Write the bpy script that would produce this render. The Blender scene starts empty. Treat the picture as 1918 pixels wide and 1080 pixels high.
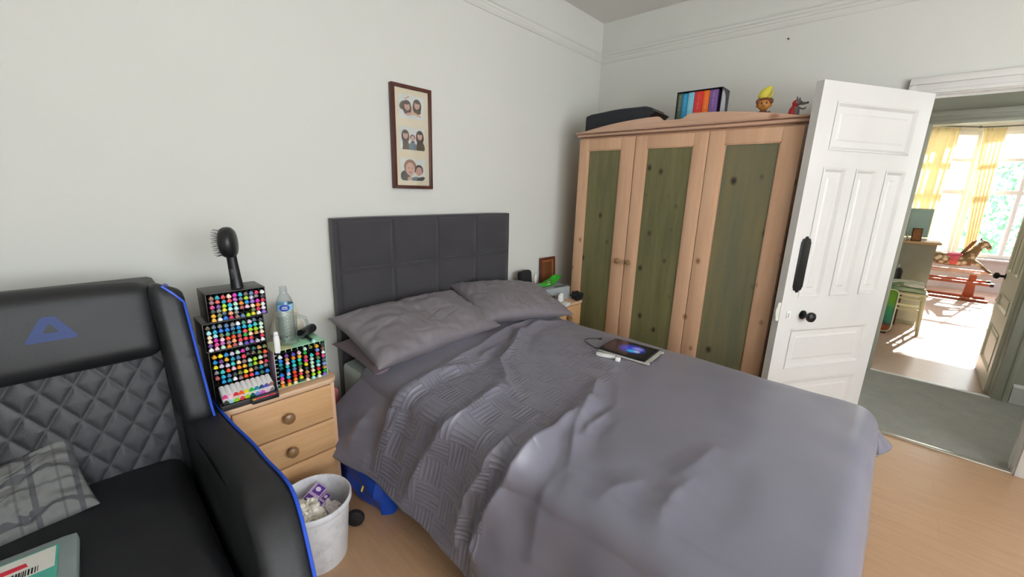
import bpy, bmesh, math, random
import numpy as np
from mathutils import Vector, Matrix, noise
from math import sin, cos, pi, radians, exp, sqrt
random.seed(7)
S = bpy.context.scene
COL = S.collection

# ------------------------------------------------------------------ camera
YAW, PITCH, ROLL, FPX = 0.8283, 0.23941, -0.0300, 765.5
CAM = Vector((-3.3379, -2.1020, 1.45))
fw = Vector((sin(YAW)*cos(PITCH), cos(YAW)*cos(PITCH), -sin(PITCH)))
rt = Vector((cos(YAW), -sin(YAW), 0)); dn = fw.cross(rt)
r2 = cos(ROLL)*rt + sin(ROLL)*dn; d2 = -sin(ROLL)*rt + cos(ROLL)*dn
cam = bpy.data.cameras.new('camera'); co = bpy.data.objects.new('camera', cam); COL.objects.link(co)
cam.sensor_fit = 'HORIZONTAL'; cam.sensor_width = 36; cam.lens = FPX/1918*36; cam.clip_start = .02
m = Matrix((r2, -d2, -fw)).transposed().to_4x4(); m.translation = CAM
co.matrix_world = m
S.camera = co

# ------------------------------------------------------------------ view / world / light
S.view_settings.view_transform = 'Standard'; S.view_settings.look = 'None'
S.view_settings.gamma = 1; S.view_settings.use_curve_mapping = False
S.view_settings.exposure = 0.30
W = bpy.data.worlds.new('sky'); S.world = W; W.use_nodes = True
bg = W.node_tree.nodes['Background']
bg.inputs[0].default_value = (.91, .96, 1.0, 1); bg.inputs[1].default_value = 7.0
def portal(name, loc, rot, sx, sy):
    l = bpy.data.lights.new(name, 'AREA'); l.shape = 'RECTANGLE'; l.size = sx; l.size_y = sy
    l.cycles.is_portal = True
    o = bpy.data.objects.new(name, l); COL.objects.link(o); o.location = loc; o.rotation_euler = rot
    return o
portal('portal_bedroom', (-2.75, -4.28, 1.62), (radians(-90), 0, 0), 3.1, 1.8)
portal('portal_bay', (7.02, -3.75, 1.57), (radians(90), 0, radians(90)), 1.7, 2.1)
portal('portal_bay_side', (6.72, -2.57, 1.57), (radians(90), 0, radians(137)), 1.0, 2.1)
sun = bpy.data.lights.new('sun', 'SUN'); sun.energy = 30; sun.angle = radians(1.0); sun.color = (1, .95, .88)
so = bpy.data.objects.new('sun', sun); COL.objects.link(so)
so.rotation_euler = Vector((-1, .22, -.50)).to_track_quat('-Z', 'Y').to_euler()

portal('portal_hall', (.70, -3.74, 1.55), (radians(-90), 0, 0), .9, 1.5)
# ------------------------------------------------------------------ material helpers
def lin(c):
    c = c/255
    return c/12.92 if c <= .04045 else ((c+.055)/1.055)**2.4
def rgb(r, g, b): return (lin(r), lin(g), lin(b), 1)
MATS = {}
class NT:
    def __init__(s, name):
        s.m = bpy.data.materials.new(name); s.m.use_nodes = True; s.t = s.m.node_tree
        s.b = s.t.nodes['Principled BSDF']
    def n(s, typ, **kw):
        x = s.t.nodes.new(typ)
        for k, v in kw.items(): setattr(x, k, v)
        return x
    def l(s, a, b): s.t.links.new(a, b)
    def math(s, op, a, b=None, clamp=False):
        x = s.n('ShaderNodeMath', operation=op, use_clamp=clamp)
        for i, v in enumerate((a, b)):
            if v is None: continue
            if isinstance(v, (int, float)): x.inputs[i].default_value = v
            else: s.l(v, x.inputs[i])
        return x.outputs[0]
    def coords(s, scale=(1, 1, 1), kind='Object', rot=(0, 0, 0)):
        tc = s.n('ShaderNodeTexCoord'); mp = s.n('ShaderNodeMapping')
        mp.inputs['Scale'].default_value = scale; mp.inputs['Rotation'].default_value = rot
        s.l(tc.outputs[kind], mp.inputs[0]); return mp.outputs[0]
    def noise(s, vec, scale, detail=3, rough=.5):
        x = s.n('ShaderNodeTexNoise'); x.inputs['Scale'].default_value = scale
        x.inputs['Detail'].default_value = detail; x.inputs['Roughness'].default_value = rough
        s.l(vec, x.inputs['Vector']); return x.outputs['Fac']
    def ramp(s, fac, stops):
        x = s.n('ShaderNodeValToRGB'); e = x.color_ramp.elements
        while len(e) < len(stops): e.new(.5)
        for i, (p, c) in enumerate(stops): e[i].position = p; e[i].color = c
        s.l(fac, x.inputs[0]); return x.outputs[0]
    def mix(s, fac, a, b, typ='MIX'):
        x = s.n('ShaderNodeMix', data_type='RGBA', blend_type=typ)
        for sock, v in ((x.inputs[0], fac), (x.inputs[6], a), (x.inputs[7], b)):
            if isinstance(v, (int, float, tuple)): sock.default_value = v
            else: s.l(v, sock)
        return x.outputs[2]
    def bump(s, h, strength=.3, dist=.01):
        x = s.n('ShaderNodeBump'); x.inputs['Strength'].default_value = strength
        x.inputs['Distance'].default_value = dist
        s.l(h, x.inputs['Height']); s.l(x.outputs[0], s.b.inputs['Normal'])
    def setb(s, **kw):
        for k, v in kw.items():
            i = s.b.inputs[k]
            if isinstance(v, (int, float, tuple)): i.default_value = v
            else: s.l(v, i)

def mat(name, c, rough=.5, metal=0, var=.06, scale=12, bump=0, spec=.5, **kw):
    """plain coloured material with slight procedural variation"""
    if name in MATS: return MATS[name]
    t = NT(name); v = t.coords()
    if len(c) == 3: c = rgb(*c)
    if var:
        f = t.noise(v, scale, 3)
        d = tuple(max(0, x*(1-var*2)) for x in c[:3])+(1,); u = tuple(min(1, x*(1+var*2)) for x in c[:3])+(1,)
        t.setb(**{'Base Color': t.ramp(f, [(.3, d), (.7, u)])})
    else: t.setb(**{'Base Color': c})
    t.setb(Roughness=rough, Metallic=metal, **{'Specular IOR Level': spec})
    if bump: t.bump(t.noise(v, scale*12, 4), bump, .004)
    for k, x in kw.items(): t.setb(**{k.replace('_', ' '): x})
    MATS[name] = t.m; return t.m

def wood(name, light, dark, axis=2, knot=None, rough=.45, gs=1.0, kd=.05, ks=5.5, seed=0):
    """grain runs along `axis`; round darker knots with a shape of their own"""
    if name in MATS: return MATS[name]
    t = NT(name)
    sc = [16*gs]*3; sc[axis] = 1.3*gs
    v = t.coords(tuple(sc))
    n1 = t.noise(v, 1.6, 6, .62)
    n2 = t.noise(v, 9, 3, .6)
    f = t.math('ADD', t.math('MULTIPLY', n1, .8), t.math('MULTIPLY', n2, .2))
    c = t.ramp(f, [(.32, dark), (.66, light)])
    if knot:
        ksc = [1, 1, 1]; ksc[axis] = .72
        tc = t.coords(tuple(ksc), rot=(0, 0, 0))
        add = t.n('ShaderNodeVectorMath', operation='ADD'); add.inputs[1].default_value = (seed*3.1, seed*1.7, seed*.9)
        t.l(tc, add.inputs[0])
        vo = t.n('ShaderNodeTexVoronoi'); vo.inputs['Scale'].default_value = ks; t.l(add.outputs[0], vo.inputs['Vector'])
        k = t.ramp(vo.outputs['Distance'], [(kd*.9, (1, 1, 1, 1)), (kd*2.6, (0, 0, 0, 1))])
        c = t.mix(k, c, knot)
    t.setb(**{'Base Color': c, 'Roughness': rough})
    t.bump(n1, .12, .002)
    MATS[name] = t.m; return t.m

# ------------------------------------------------------------------ mesh helpers
class B:
    def __init__(s): s.bm = bmesh.new(); s.mi = 0
    def _fin(s, before):
        for f in s.bm.faces:
            if f not in before: f.material_index = s.mi
    def add(s, verts, faces, M=None):
        vs = [s.bm.verts.new(M @ Vector(v) if M else v) for v in verts]
        for f in faces:
            try: fc = s.bm.faces.new([vs[i] for i in f]); fc.material_index = s.mi
            except ValueError: pass
        return vs
    def box(s, a, b, bev=0, M=None, seg=2):
        x0, y0, z0 = [min(a[i], b[i]) for i in range(3)]; x1, y1, z1 = [max(a[i], b[i]) for i in range(3)]
        t = bmesh.new()
        vs = [t.verts.new(p) for p in ((x0,y0,z0),(x1,y0,z0),(x1,y1,z0),(x0,y1,z0),(x0,y0,z1),(x1,y0,z1),(x1,y1,z1),(x0,y1,z1))]
        for f in ((3,2,1,0),(4,5,6,7),(0,1,5,4),(1,2,6,5),(2,3,7,6),(3,0,4,7)): t.faces.new([vs[i] for i in f])
        if bev: bmesh.ops.bevel(t, geom=list(t.edges), offset=min(bev, .49*min(x1-x0, y1-y0, z1-z0)), segments=seg, profile=.5, affect='EDGES')
        return s.merge(t, M)
    def merge(s, t, M=None):
        mp = {}
        for v in t.verts: mp[v] = s.bm.verts.new(M @ v.co if M else v.co)
        for f in t.faces:
            try: n = s.bm.faces.new([mp[v] for v in f.verts]); n.material_index = s.mi
            except ValueError: pass
        t.free(); return s
    def soft(s, size, r, seg=12, M=None, disp=None):
        """rounded box centred on the origin, finely divided"""
        t = bmesh.new(); bmesh.ops.create_cube(t, size=1)
        bmesh.ops.subdivide_edges(t, edges=list(t.edges), cuts=seg, use_grid_fill=True)
        h = Vector(size)/2
        for v in t.verts:
            p = Vector((v.co.x*size[0], v.co.y*size[1], v.co.z*size[2]))
            q = Vector([max(-(h[i]-r), min(h[i]-r, p[i])) for i in range(3)])
            d = p-q
            if d.length > 1e-9: p = q + d.normalized()*r
            if disp: p = disp(p)
            v.co = p
        return s.merge(t, M)
    def tube(s, pts, r, seg=8, caps=True, M=None):
        pts = [Vector(p) for p in pts]; n = len(pts)
        rr = r if isinstance(r, (list, tuple)) else [r]*n
        rings = []; up = Vector((0, 0, 1))
        for i in range(n):
            d = (pts[min(i+1, n-1)]-pts[max(i-1, 0)]).normalized()
            if abs(d.dot(up)) > .95: up = Vector((1, 0, 0)) if abs(d.x) < .9 else Vector((0, 1, 0))
            a = d.cross(up).normalized(); b = a.cross(d).normalized(); up = b
            ring = []
            for k in range(seg):
                p = pts[i]+(a*cos(2*pi*k/seg)+b*sin(2*pi*k/seg))*rr[i]
                ring.append(s.bm.verts.new(M @ p if M else p))
            rings.append(ring)
        for i in range(n-1):
            for k in range(seg):
                f = s.bm.faces.new((rings[i][k], rings[i][(k+1) % seg], rings[i+1][(k+1) % seg], rings[i+1][k])); f.material_index = s.mi
        if caps:
            for ring in (rings[0], rings[-1]):
                f = s.bm.faces.new(ring); f.material_index = s.mi
        return s
    def lathe(s, prof, c=(0, 0, 0), seg=28, M=None, closed=False):
        c = Vector(c); rings = []
        for r, z in prof:
            ring = []
            for k in range(seg):
                a = 2*pi*k/seg; p = c+Vector((max(r, 1e-4)*cos(a), max(r, 1e-4)*sin(a), z))
                ring.append(s.bm.verts.new(M @ p if M else p))
            rings.append(ring)
        for i in range(len(rings)-1):
            for k in range(seg):
                f = s.bm.faces.new((rings[i][k], rings[i][(k+1) % seg], rings[i+1][(k+1) % seg], rings[i+1][k])); f.material_index = s.mi
        if not closed:
            for ring in (rings[0], rings[-1]):
                f = s.bm.faces.new(ring); f.material_index = s.mi
        return s
    def ball(s, c, r, seg=16, M=None):
        r = r if isinstance(r, (list, tuple)) else (r, r, r)
        t = bmesh.new(); bmesh.ops.create_uvsphere(t, u_segments=seg, v_segments=max(6, seg*2//3), radius=1)
        for v in t.verts: v.co = Vector((v.co.x*r[0], v.co.y*r[1], v.co.z*r[2]))+Vector(c)
        return s.merge(t, M)
    def prism(s, pts, axis, lo, hi, M=None, bev=0):
        """2-D outline extruded along axis. pts use the two remaining axes in x,y,z order"""
        t = bmesh.new()
        def P(p, h):
            q = list(p); q.insert(axis, h); return q
        a = [t.verts.new(P(p, lo)) for p in pts]; b = [t.verts.new(P(p, hi)) for p in pts]
        n = len(pts)
        t.faces.new(a); t.faces.new(b[::-1])
        for i in range(n): t.faces.new((a[i], b[i], b[(i+1) % n], a[(i+1) % n]))
        bmesh.ops.recalc_face_normals(t, faces=list(t.faces))
        if bev: bmesh.ops.bevel(t, geom=[e for e in t.edges if e.calc_face_angle(0) > .5], offset=bev, segments=2, profile=.5, affect='EDGES')
        return s.merge(t, M)
    def grid(s, fn, nu, nv, uv=None):
        vs = [[s.bm.verts.new(fn(i/nu, j/nv)) for j in range(nv+1)] for i in range(nu+1)]
        for i in range(nu):
            for j in range(nv):
                f = s.bm.faces.new((vs[i][j], vs[i+1][j], vs[i+1][j+1], vs[i][j+1])); f.material_index = s.mi
        return vs
    def obj(s, name, mats, parent=None, smooth=True, recalc=True, angle=38):
        if recalc: bmesh.ops.recalc_face_normals(s.bm, faces=list(s.bm.faces))
        me = bpy.data.meshes.new(name); s.bm.to_mesh(me); s.bm.free()
        for x in (mats if isinstance(mats, (list, tuple)) else [mats]): me.materials.append(x)
        if smooth:
            me.polygons.foreach_set('use_smooth', [True]*len(me.polygons))
            try: me.set_sharp_from_angle(angle=radians(angle))
            except Exception: pass
        o = bpy.data.objects.new(name, me); COL.objects.link(o)
        if parent: o.parent = parent
        return o
def tag(o, label, cat, group=None, kind=None):
    o['label'] = label; o['category'] = cat
    if group: o['group'] = group
    if kind: o['kind'] = kind
    return o
def thing(name, label, cat, loc=(0, 0, 0), rz=0, group=None):
    o = bpy.data.objects.new(name, None); COL.objects.link(o); o.location = loc; o.rotation_euler = (0, 0, rz)
    o.empty_display_size = .1
    return tag(o, label, cat, group)
def struct(b, name, mats, parent=None, **kw):
    o = b.obj(name, mats, parent, **kw)
    if not parent: o['kind'] = 'structure'
    return o
def RT(loc=(0, 0, 0), rx=0, ry=0, rz=0):
    return Matrix.Translation(loc) @ Matrix.Rotation(rz, 4, 'Z') @ Matrix.Rotation(ry, 4, 'Y') @ Matrix.Rotation(rx, 4, 'X')

# ------------------------------------------------------------------ materials of the setting
m_wall = mat('wall_paint', (211, 211, 205), .85, var=.012, scale=1.2, bump=.06)
m_trim = mat('gloss_white_paint', (216, 214, 211), .35, var=.01, scale=3, bump=.03)
m_ceil = mat('ceiling_paint', (222, 219, 212), .9, var=.01, scale=2)
m_door = mat('white_door_paint', (214, 211, 208), .38, var=.015, scale=4, bump=.05)
m_beige = mat('beige_wall_paint', (208, 205, 196), .8, var=.01, scale=2)
m_black = mat('black_plastic', (22, 23, 26), .38, var=.05)
m_blackm = mat('black_iron', (20, 19, 22), .35, metal=.2, var=.08, bump=.2)
m_white = mat('white_plastic', (232, 232, 230), .35, var=.01)

def laminate(name, c1, c2, c3, rough=.32):
    t = NT(name)
    v = t.coords((1, 1, 1), rot=(0, 0, radians(90)))
    br = t.n('ShaderNodeTexBrick'); br.offset = .37
    br.inputs['Color1'].default_value = c1; br.inputs['Color2'].default_value = c2; br.inputs['Mortar'].default_value = c3
    br.inputs['Scale'].default_value = 1; br.inputs['Mortar Size'].default_value = .0012
    br.inputs['Brick Width'].default_value = 1.25; br.inputs['Row Height'].default_value = .19
    br.inputs['Mortar Smooth'].default_value = .6
    t.l(v, br.inputs['Vector'])
    v2 = t.coords((14, 1.4, 1)); n = t.noise(v2, 3, 5, .6)
    c = t.mix(t.ramp(n, [(.35, (.0, .0, .0, 1)), (.7, (1, 1, 1, 1))]), br.outputs[0], tuple(x*.86 for x in c1[:3])+(1,))
    t.setb(**{'Base Color': c, 'Roughness': rough}); return t.m
m_floor = laminate('beech_laminate', rgb(194, 156, 122), rgb(190, 151, 116), rgb(176, 138, 104))
m_floor2 = laminate('pale_laminate', rgb(205, 180, 165), rgb(200, 174, 158), rgb(180, 150, 130))
def carpet():
    t = NT('grey_carpet'); v = t.coords()
    n = t.noise(v, 260, 3, .7); n2 = t.noise(v, 9, 4, .6)
    c = t.mix(t.ramp(n2, [(.35, (0, 0, 0, 1)), (.7, (1, 1, 1, 1))]), rgb(156, 154, 146), rgb(172, 169, 160))
    c = t.mix(t.ramp(n, [(.3, (0, 0, 0, 1)), (.7, (1, 1, 1, 1))]), c, rgb(138, 136, 128))
    t.setb(**{'Base Color': c, 'Roughness': .95}); t.bump(n, .6, .004); return t.m
m_carpet = carpet()

# ------------------------------------------------------------------ setting: bedroom
XL, YB, ZC = -4.45, -4.35, 2.82
DY0, DY1, DZ = -2.105, -2.83, 2.02          # bedroom doorway in the wall x = 0
b = B(); b.box((XL, YB, -.12), (0.0, 0, 0)); struct(b, 'floor', m_floor)
b = B(); b.box((XL-.1, YB-.1, ZC), (1.27, .1, ZC+.1)); struct(b, 'ceiling', m_ceil)
b = B(); b.box((XL-.1, 0, -.12), (.12, .12, ZC)); struct(b, 'wall_back', m_wall)
b = B(); b.box((XL-.12, YB, -.12), (XL, 0, ZC)); struct(b, 'wall_left', m_wall)
b = B()
b.box((0, DY0, 0), (.12, 0, ZC)); b.box((0, YB, 0), (.12, DY1, ZC)); b.box((0, DY1, DZ), (.12, DY0, ZC))
struct(b, 'wall_right', m_wall)
# rear wall with the window that lights the room
b = B(); wy = (YB-.15, YB)
b.box((XL, wy[0], -.12), (-4.3, wy[1], ZC)); b.box((-1.2, wy[0], -.12), (.12, wy[1], ZC))
b.box((-4.3, wy[0], -.12), (-1.2, wy[1], .72)); b.box((-4.3, wy[0], 2.52), (-1.2, wy[1], ZC))
struct(b, 'wall_rear', m_wall)
b = B()
for x in (-4.27, -3.27, -2.23, -1.23): b.box((x-.03, YB-.1, .72), (x+.03, YB-.04, 2.52), .006)
for z in (.75, 1.62, 2.49): b.box((-4.3, YB-.1, z-.03), (-1.2, YB-.04, z+.03), .006)
w1 = struct(b, 'window_1', m_trim)
b = B(); b.box((-4.34, YB-.12, .69), (-1.16, YB+.06, .72), .006); b.obj('window_sill', m_trim, w1)
# ceiling of the hall / other room are further down
# picture rail: profile swept along both walls
def rail_profile(): return [(0, -.038), (.006, -.038), (.010, -.028), (.018, -.02), (.02, -.006), (.014, .0), (.016, .012), (.026, .02), (.028, .034), (.014, .038), (0, .038)]
b = B(); b.prism([(-p[0], 2.555+p[1]) for p in rail_profile()], 0, XL, 0); struct(b, 'trim_1', m_wall)
b = B(); b.prism([(-p[0], 2.545+p[1]) for p in rail_profile()], 1, YB, 0); struct(b, 'trim_2', m_wall)
b = B(); b.prism([(0, 0), (-.018, 0), (-.018, .12), (-.012, .14), (0, .15)], 0, XL, 0); struct(b, 'baseboard_back', m_trim)
b = B(); b.prism([(0, 0), (-.018, 0), (-.018, .12), (-.012, .14), (0, .15)], 1, -2.0, 0); struct(b, 'baseboard_right', m_trim)

# architrave + frame of the bedroom doorway
b = B()
def archi(b, y0, y1, ztop, x, s, w=.085):
    """moulded casing round an opening in a wall x = const, on side s (-1 = towards smaller x)"""
    for (ya, yb_) in ((y0, y0+w), (y1-w, y1)):
        b.box((x, ya, 0), (x+s*.018, yb_, ztop+w), .004)
    b.box((x, y0, ztop), (x+s*.0185, y1, ztop+w), .004)
    b.box((x, y0+.01, .0), (x+s*.006, y0+w, ztop+w)); b.box((x, y1-w, .0), (x+s*.006, y1-.01, ztop+w))
    b.box((x+s*.018, y0, 0), (x+s*.026, y0+.03, ztop+w-.005), .003)
    b.box((x+s*.018, y1-.03, 0), (x+s*.026, y1, ztop+w-.005), .003)
    b.box((x+s*.018, y0, ztop+w-.035), (x+s*.03, y1, ztop+w), .004)
    b.box((x+s*.018, y0, ztop), (x+s*.024, y1, ztop+.02), .003)
archi(b, DY1-.085, DY0+.085, DZ, 0, -1)
archi(b, DY1-.085, DY0+.085, DZ, .12, 1)
b.box((-.003, DY0-.004, 0), (.123, DY0+.02, DZ)); b.box((-.003, DY1-.02, 0), (.123, DY1+.005, DZ)); b.box((-.003, DY1, DZ-.004), (.123, DY0, DZ+.02))
b.box((.055, DY1, 0), (.07, DY1+.013, DZ)); b.box((.055, DY1, DZ-.013), (.07, DY0, DZ))
struct(b, 'trim_3', m_trim)
b = B(); b.box((-.006, DY1, .0), (.032, DY0, .009), .004)
struct(b, 'trim_4', mat('threshold_bar', (190, 186, 175), .3, metal=.7, var=.05))

# ------------------------------------------------------------------ hall and the room across it
HX = 1.27; FY0, FY1, FZ = -2.172, -2.875, 2.02
b = B(); b.box((.0, -3.6, -.12), (HX+.0, -.6, .004)); struct(b, 'floor', m_carpet)
b = B(); b.box((HX, -5.6, -.12), (7.6, 1.0, .0)); struct(b, 'floor', m_floor2)
m_hall = mat('hall_paint', (168, 168, 152), .8, var=.01, scale=2)
b = B()
b.box((HX, FY0, 0), (HX+.12, .2, ZC)); b.box((HX, -5.6, 0), (HX+.12, FY1, ZC)); b.box((HX, FY1, FZ), (HX+.12, FY0, ZC))
struct(b, 'wall_hall', m_hall)
b = B(); b.box((.12, -.7, 0), (HX, -.6, ZC)); struct(b, 'wall_hall_end', m_hall)
b = B()
for a_, c_ in (((.12, 0), (HX, .8)), ((.12, 2.3), (HX, ZC)), ((.12, .8), (.25, 2.3)), ((1.15, .8), (HX, 2.3))): b.box((a_[0], -3.75, a_[1]), (c_[0], -3.65, c_[1]))
struct(b, 'wall_hall_near', m_hall)  # unseen end wall, its opening added to let daylight into the hall
b = B()
for x in (.27, .70, 1.13): b.box((x-.02, -3.72, .8), (x+.02, -3.68, 2.3), .004)
for z in (.82, 1.55, 2.28): b.box((.25, -3.72, z-.02), (1.15, -3.68, z+.02), .004)
struct(b, 'window_5', m_trim)  # frame of the unseen opening, added to brighten the hall
b = B(); archi(b, FY1-.085, FY0+.085, FZ, HX, -1); archi(b, FY1-.085, FY0+.085, FZ, HX+.12, 1)
b.box((HX-.003, FY0-.004, 0), (HX+.123, FY0+.02, FZ)); b.box((HX-.003, FY1-.02, 0), (HX+.123, FY1+.003, FZ)); b.box((HX-.003, FY1, FZ-.004), (HX+.123, FY0, FZ+.02))
struct(b, 'trim_5', mat('cream_gloss_paint', (176, 176, 162), .4, var=.01))
b = B(); b.box((HX-.02, FY1, .0), (HX+.02, FY0, .010), .004); struct(b, 'trim_6', m_white)
b = B(); b.prism([(HX, 0), (HX-.018, 0), (HX-.018, .13), (HX, .15)], 1, FY0+.09, -.7); b.prism([(HX, 0), (HX-.018, 0), (HX-.018, .13), (HX, .15)], 1, -3.65, FY1-.09)
struct(b, 'baseboard_hall', m_trim)
# far room shell: ceiling, side walls, window wall with a bay
b = B(); b.box((HX+.12, -5.6, ZC), (7.6, 1.0, ZC+.1)); struct(b, 'ceiling', mat('far_ceiling_paint', (225, 224, 220), .9, var=.01))
b = B(); b.box((HX, .9, 0), (6.4, 1.0, ZC)); struct(b, 'wall_far_left', m_beige)
b = B(); b.box((HX, -5.6, 0), (7.6, -5.5, ZC)); struct(b, 'wall_far_right', m_beige)
P0, P1, P2, P3 = (6.3, -2.12), (7.0, -2.9), (7.0, -4.6), (6.3, -5.4)
b = B(); b.box((6.3, P0[1], 0), (6.42, 1.0, ZC)); struct(b, 'wall_far_window', m_beige)
def seg_M(p, q):
    d = Vector((q[0]-p[0], q[1]-p[1], 0)); a = math.atan2(d.y, d.x)
    return Matrix.Translation((p[0], p[1], 0)) @ Matrix.Rotation(a, 4, 'Z'), d.length
SILL, HEAD = .55, 2.58
for i, (p, q) in enumerate(((P0, P1), (P1, P2), (P2, P3))):
    Mx, L = seg_M(p, q)
    b = B(); b.box((-.04, 0, 0), (L+.04, .12, SILL), M=Mx); b.box((-.04, 0, HEAD), (L+.04, .12, ZC), M=Mx); struct(b, 'wall_bay', m_beige)
    b = B()
    for x in (.0, L-.07): b.box((x, .01, SILL), (x+.07, .1, HEAD), .005, M=Mx)
    for z0, z1 in ((SILL, SILL+.07), (1.58, 1.65), (2.1, 2.15), (HEAD-.07, HEAD)): b.box((0, .02, z0), (L, .09, z1), .005, M=Mx)
    k = 2 if L < 1.2 else 3
    for j in range(1, k): b.box((L*j/k-.025, .03, SILL), (L*j/k+.025, .08, HEAD), .004, M=Mx)
    w = struct(b, 'window_%d' % (i+2), m_trim)
    b = B(); b.box((-.02, -.13, SILL-.03), (L+.02, .04, SILL), .006, M=Mx); b.obj('window_sill', m_trim, w)
    b = B(); b.box((.02, .05, SILL+.02), (L-.02, .054, HEAD-.02), M=Mx)
    g = NT('window_glass'); g.t.nodes.remove(g.b)
    tr = g.n('ShaderNodeBsdfTransparent'); gl = g.n('ShaderNodeBsdfGlossy'); gl.inputs['Roughness'].default_value = .02
    fr = g.n('ShaderNodeLayerWeight'); fr.inputs[0].default_value = .08; mx = g.n('ShaderNodeMixShader')
    g.l(fr.outputs[0], mx.inputs[0]); g.l(tr.outputs[0], mx.inputs[1]); g.l(gl.outputs[0], mx.inputs[2])
    g.l(mx.outputs[0], g.t.nodes['Material Output'].inputs[0])
    if i == 0: m_glass_win = g.m
    b.obj('window_pane', m_glass_win, w)
    b = B(); b.prism([(0, 0), (-.02, 0), (-.02, .14), (0, .16)], 0, 0, L, M=Mx); struct(b, 'baseboard_bay', m_trim)

# ------------------------------------------------------------------ panelled doors
def panel_door(name, w, h, t, panels, mats, M):
    """leaf from x=0 (hinge) to x=w in its own frame, faces at y=0 (front, -y) and y=t; recessed moulded panels"""
    b = B(); core = .012
    xs = sorted(set([0, w]+[p[0] for p in panels]+[p[1] for p in panels])); zs = sorted(set([0.006, h]+[p[2] for p in panels]+[p[3] for p in panels]))
    def inpan(x, z): return any(p[0]-1e-6 <= x <= p[1]+1e-6 and p[2]-1e-6 <= z <= p[3]+1e-6 for p in panels)
    t_ = bmesh.new()
    b.box((0, core, 0.006), (w, t-core, h), M=M)
    for i in range(len(xs)-1):
        for j in range(len(zs)-1):
            if not inpan((xs[i]+xs[i+1])/2, (zs[j]+zs[j+1])/2):
                for y0, y1 in ((0, core), (t-core, t)): b.box((xs[i], y0, zs[j]), (xs[i+1], y1, zs[j+1]), M=M)
    t_.free()
    for (x0, x1, z0, z1) in panels:
        mw = .022
        for s_, yo in ((1, 0), (-1, t)):
            prof = [(0, -.002), (.003, -.004), (.008, -.003), (.014, .004), (.018, .009), (mw, core+.001)]
            for (d0, y0), (d1, y1) in zip(prof[:-1], prof[1:]):
                a = [(x0+d0, z0+d0), (x1-d0, z0+d0), (x1-d0, z1-d0), (x0+d0, z1-d0)]
                c = [(x0+d1, z0+d1), (x1-d1, z0+d1), (x1-d1, z1-d1), (x0+d1, z1-d1)]
                vs = [(x, yo+s_*y0, z) for x, z in a]+[(x, yo+s_*y1, z) for x, z in c]
                b.add(vs, [(k, (k+1) % 4, 4+(k+1) % 4, 4+k) for k in range(4)], M)
            # raised field
            f0, f1 = mw+.026, mw+.036
            if x1-x0 > .12:
                a = [(x0+f0, z0+f0), (x1-f0, z0+f0), (x1-f0, z1-f0), (x0+f0, z1-f0)]; c = [(x0+f1, z0+f1), (x1-f1, z0+f1), (x1-f1, z1-f1), (x0+f1, z1-f1)]
                vs = [(x, yo+s_*(core+.0005), z) for x, z in a]+[(x, yo+s_*(core-.005), z) for x, z in c]
                b.add(vs, [(k, (k+1) % 4, 4+(k+1) % 4, 4+k) for k in range(4)]+[(4, 5, 6, 7)], M)
    o = struct(b, name, mats, smooth=False); return o
def door_knob(b, M, s=1):
    b.lathe([(.026, 0), (.026, .004), (.012, .007), (.011, .03), (.016, .034), (.026, .042), (.029, .052), (.026, .062), (.014, .069), (0, .071)], M=M, seg=24)
hx, hy = 0.0, DY0
lx, ly = -.668, -1.690
ang = math.atan2(ly-hy, lx-hx); LW = .785
# leaf frame: x along leaf, front face (towards the room/camera) at y = t  ->  mirror so that front is at y=0
Mleaf = Matrix.Translation((hx-.012, hy+.004, 0)) @ Matrix.Rotation(ang, 4, 'Z')
pan = [(.095, .675, 1.69, 1.925), (.08, .232, .905, 1.605), (.30, .452, .905, 1.605), (.52, .68, .905, 1.605), (.095, .68, .47, .715), (.095, .68, .13, .385)]
# local +y of Mleaf points to ang+90deg = into the room side facing the camera; leaf occupies y in [-.04, 0]
T = .042
door = panel_door('door_1', LW, 2.015, T, pan, m_door, Mleaf @ Matrix.Translation((0, -0.0, 0)) @ Matrix.Translation((0, 0, 0)))
# the visible face is the one whose outward normal points at the camera
nrm = (Mleaf.to_3x3() @ Vector((0, 1, 0)))
FS = 1 if nrm.dot(CAM-Vector((lx, ly, 1))) > 0 else -1
yf = T if FS > 0 else 0.0
def on_leaf(d, z, off=0): return Mleaf @ Matrix.Translation((d, yf+FS*off, z))
b = B(); door_knob(b, on_leaf(.62, .80) @ Matrix.Rotation(radians(-90*FS), 4, 'X')); b.obj('door_knob', m_blackm, door)
b = B(); door_knob(b, Mleaf @ Matrix.Translation((.62, T-yf, .80)) @ Matrix.Rotation(radians(90*FS), 4, 'X')); b.obj('door_knob', m_blackm, door)
b = B()
pw = .034
out = [(-pw, -.125), (-pw*.86, -.13), (-pw*.8, -.142), (-pw*.35, -.146), (-pw*.2, -.156), (pw*.2, -.156), (pw*.35, -.146), (pw*.8, -.142), (pw*.86, -.13), (pw, -.125)]
out = out + [(x, -z) for x, z in out[::-1]]
b.prism(out, 1, 0, FS*.005, M=on_leaf(.70, 1.09), bev=.0015)
for x, z in ((-.024, -.118), (.024, -.118), (-.024, .118), (.024, .118)): b.ball((x, FS*.005, z), (.003, .002, .003), 8, M=on_leaf(.70, 1.09))
b.obj('finger_plate', m_blackm, door)
b = B(); b.box((-.012, 0, -.022), (.012, FS*.006, .022), .002, M=on_leaf(.727, .805)); b.box((-.006, 0, -.014), (.006, FS*.014, .014), .003, M=on_leaf(.727, .805)); b.obj('keyhole_cover', m_white, door)
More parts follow.
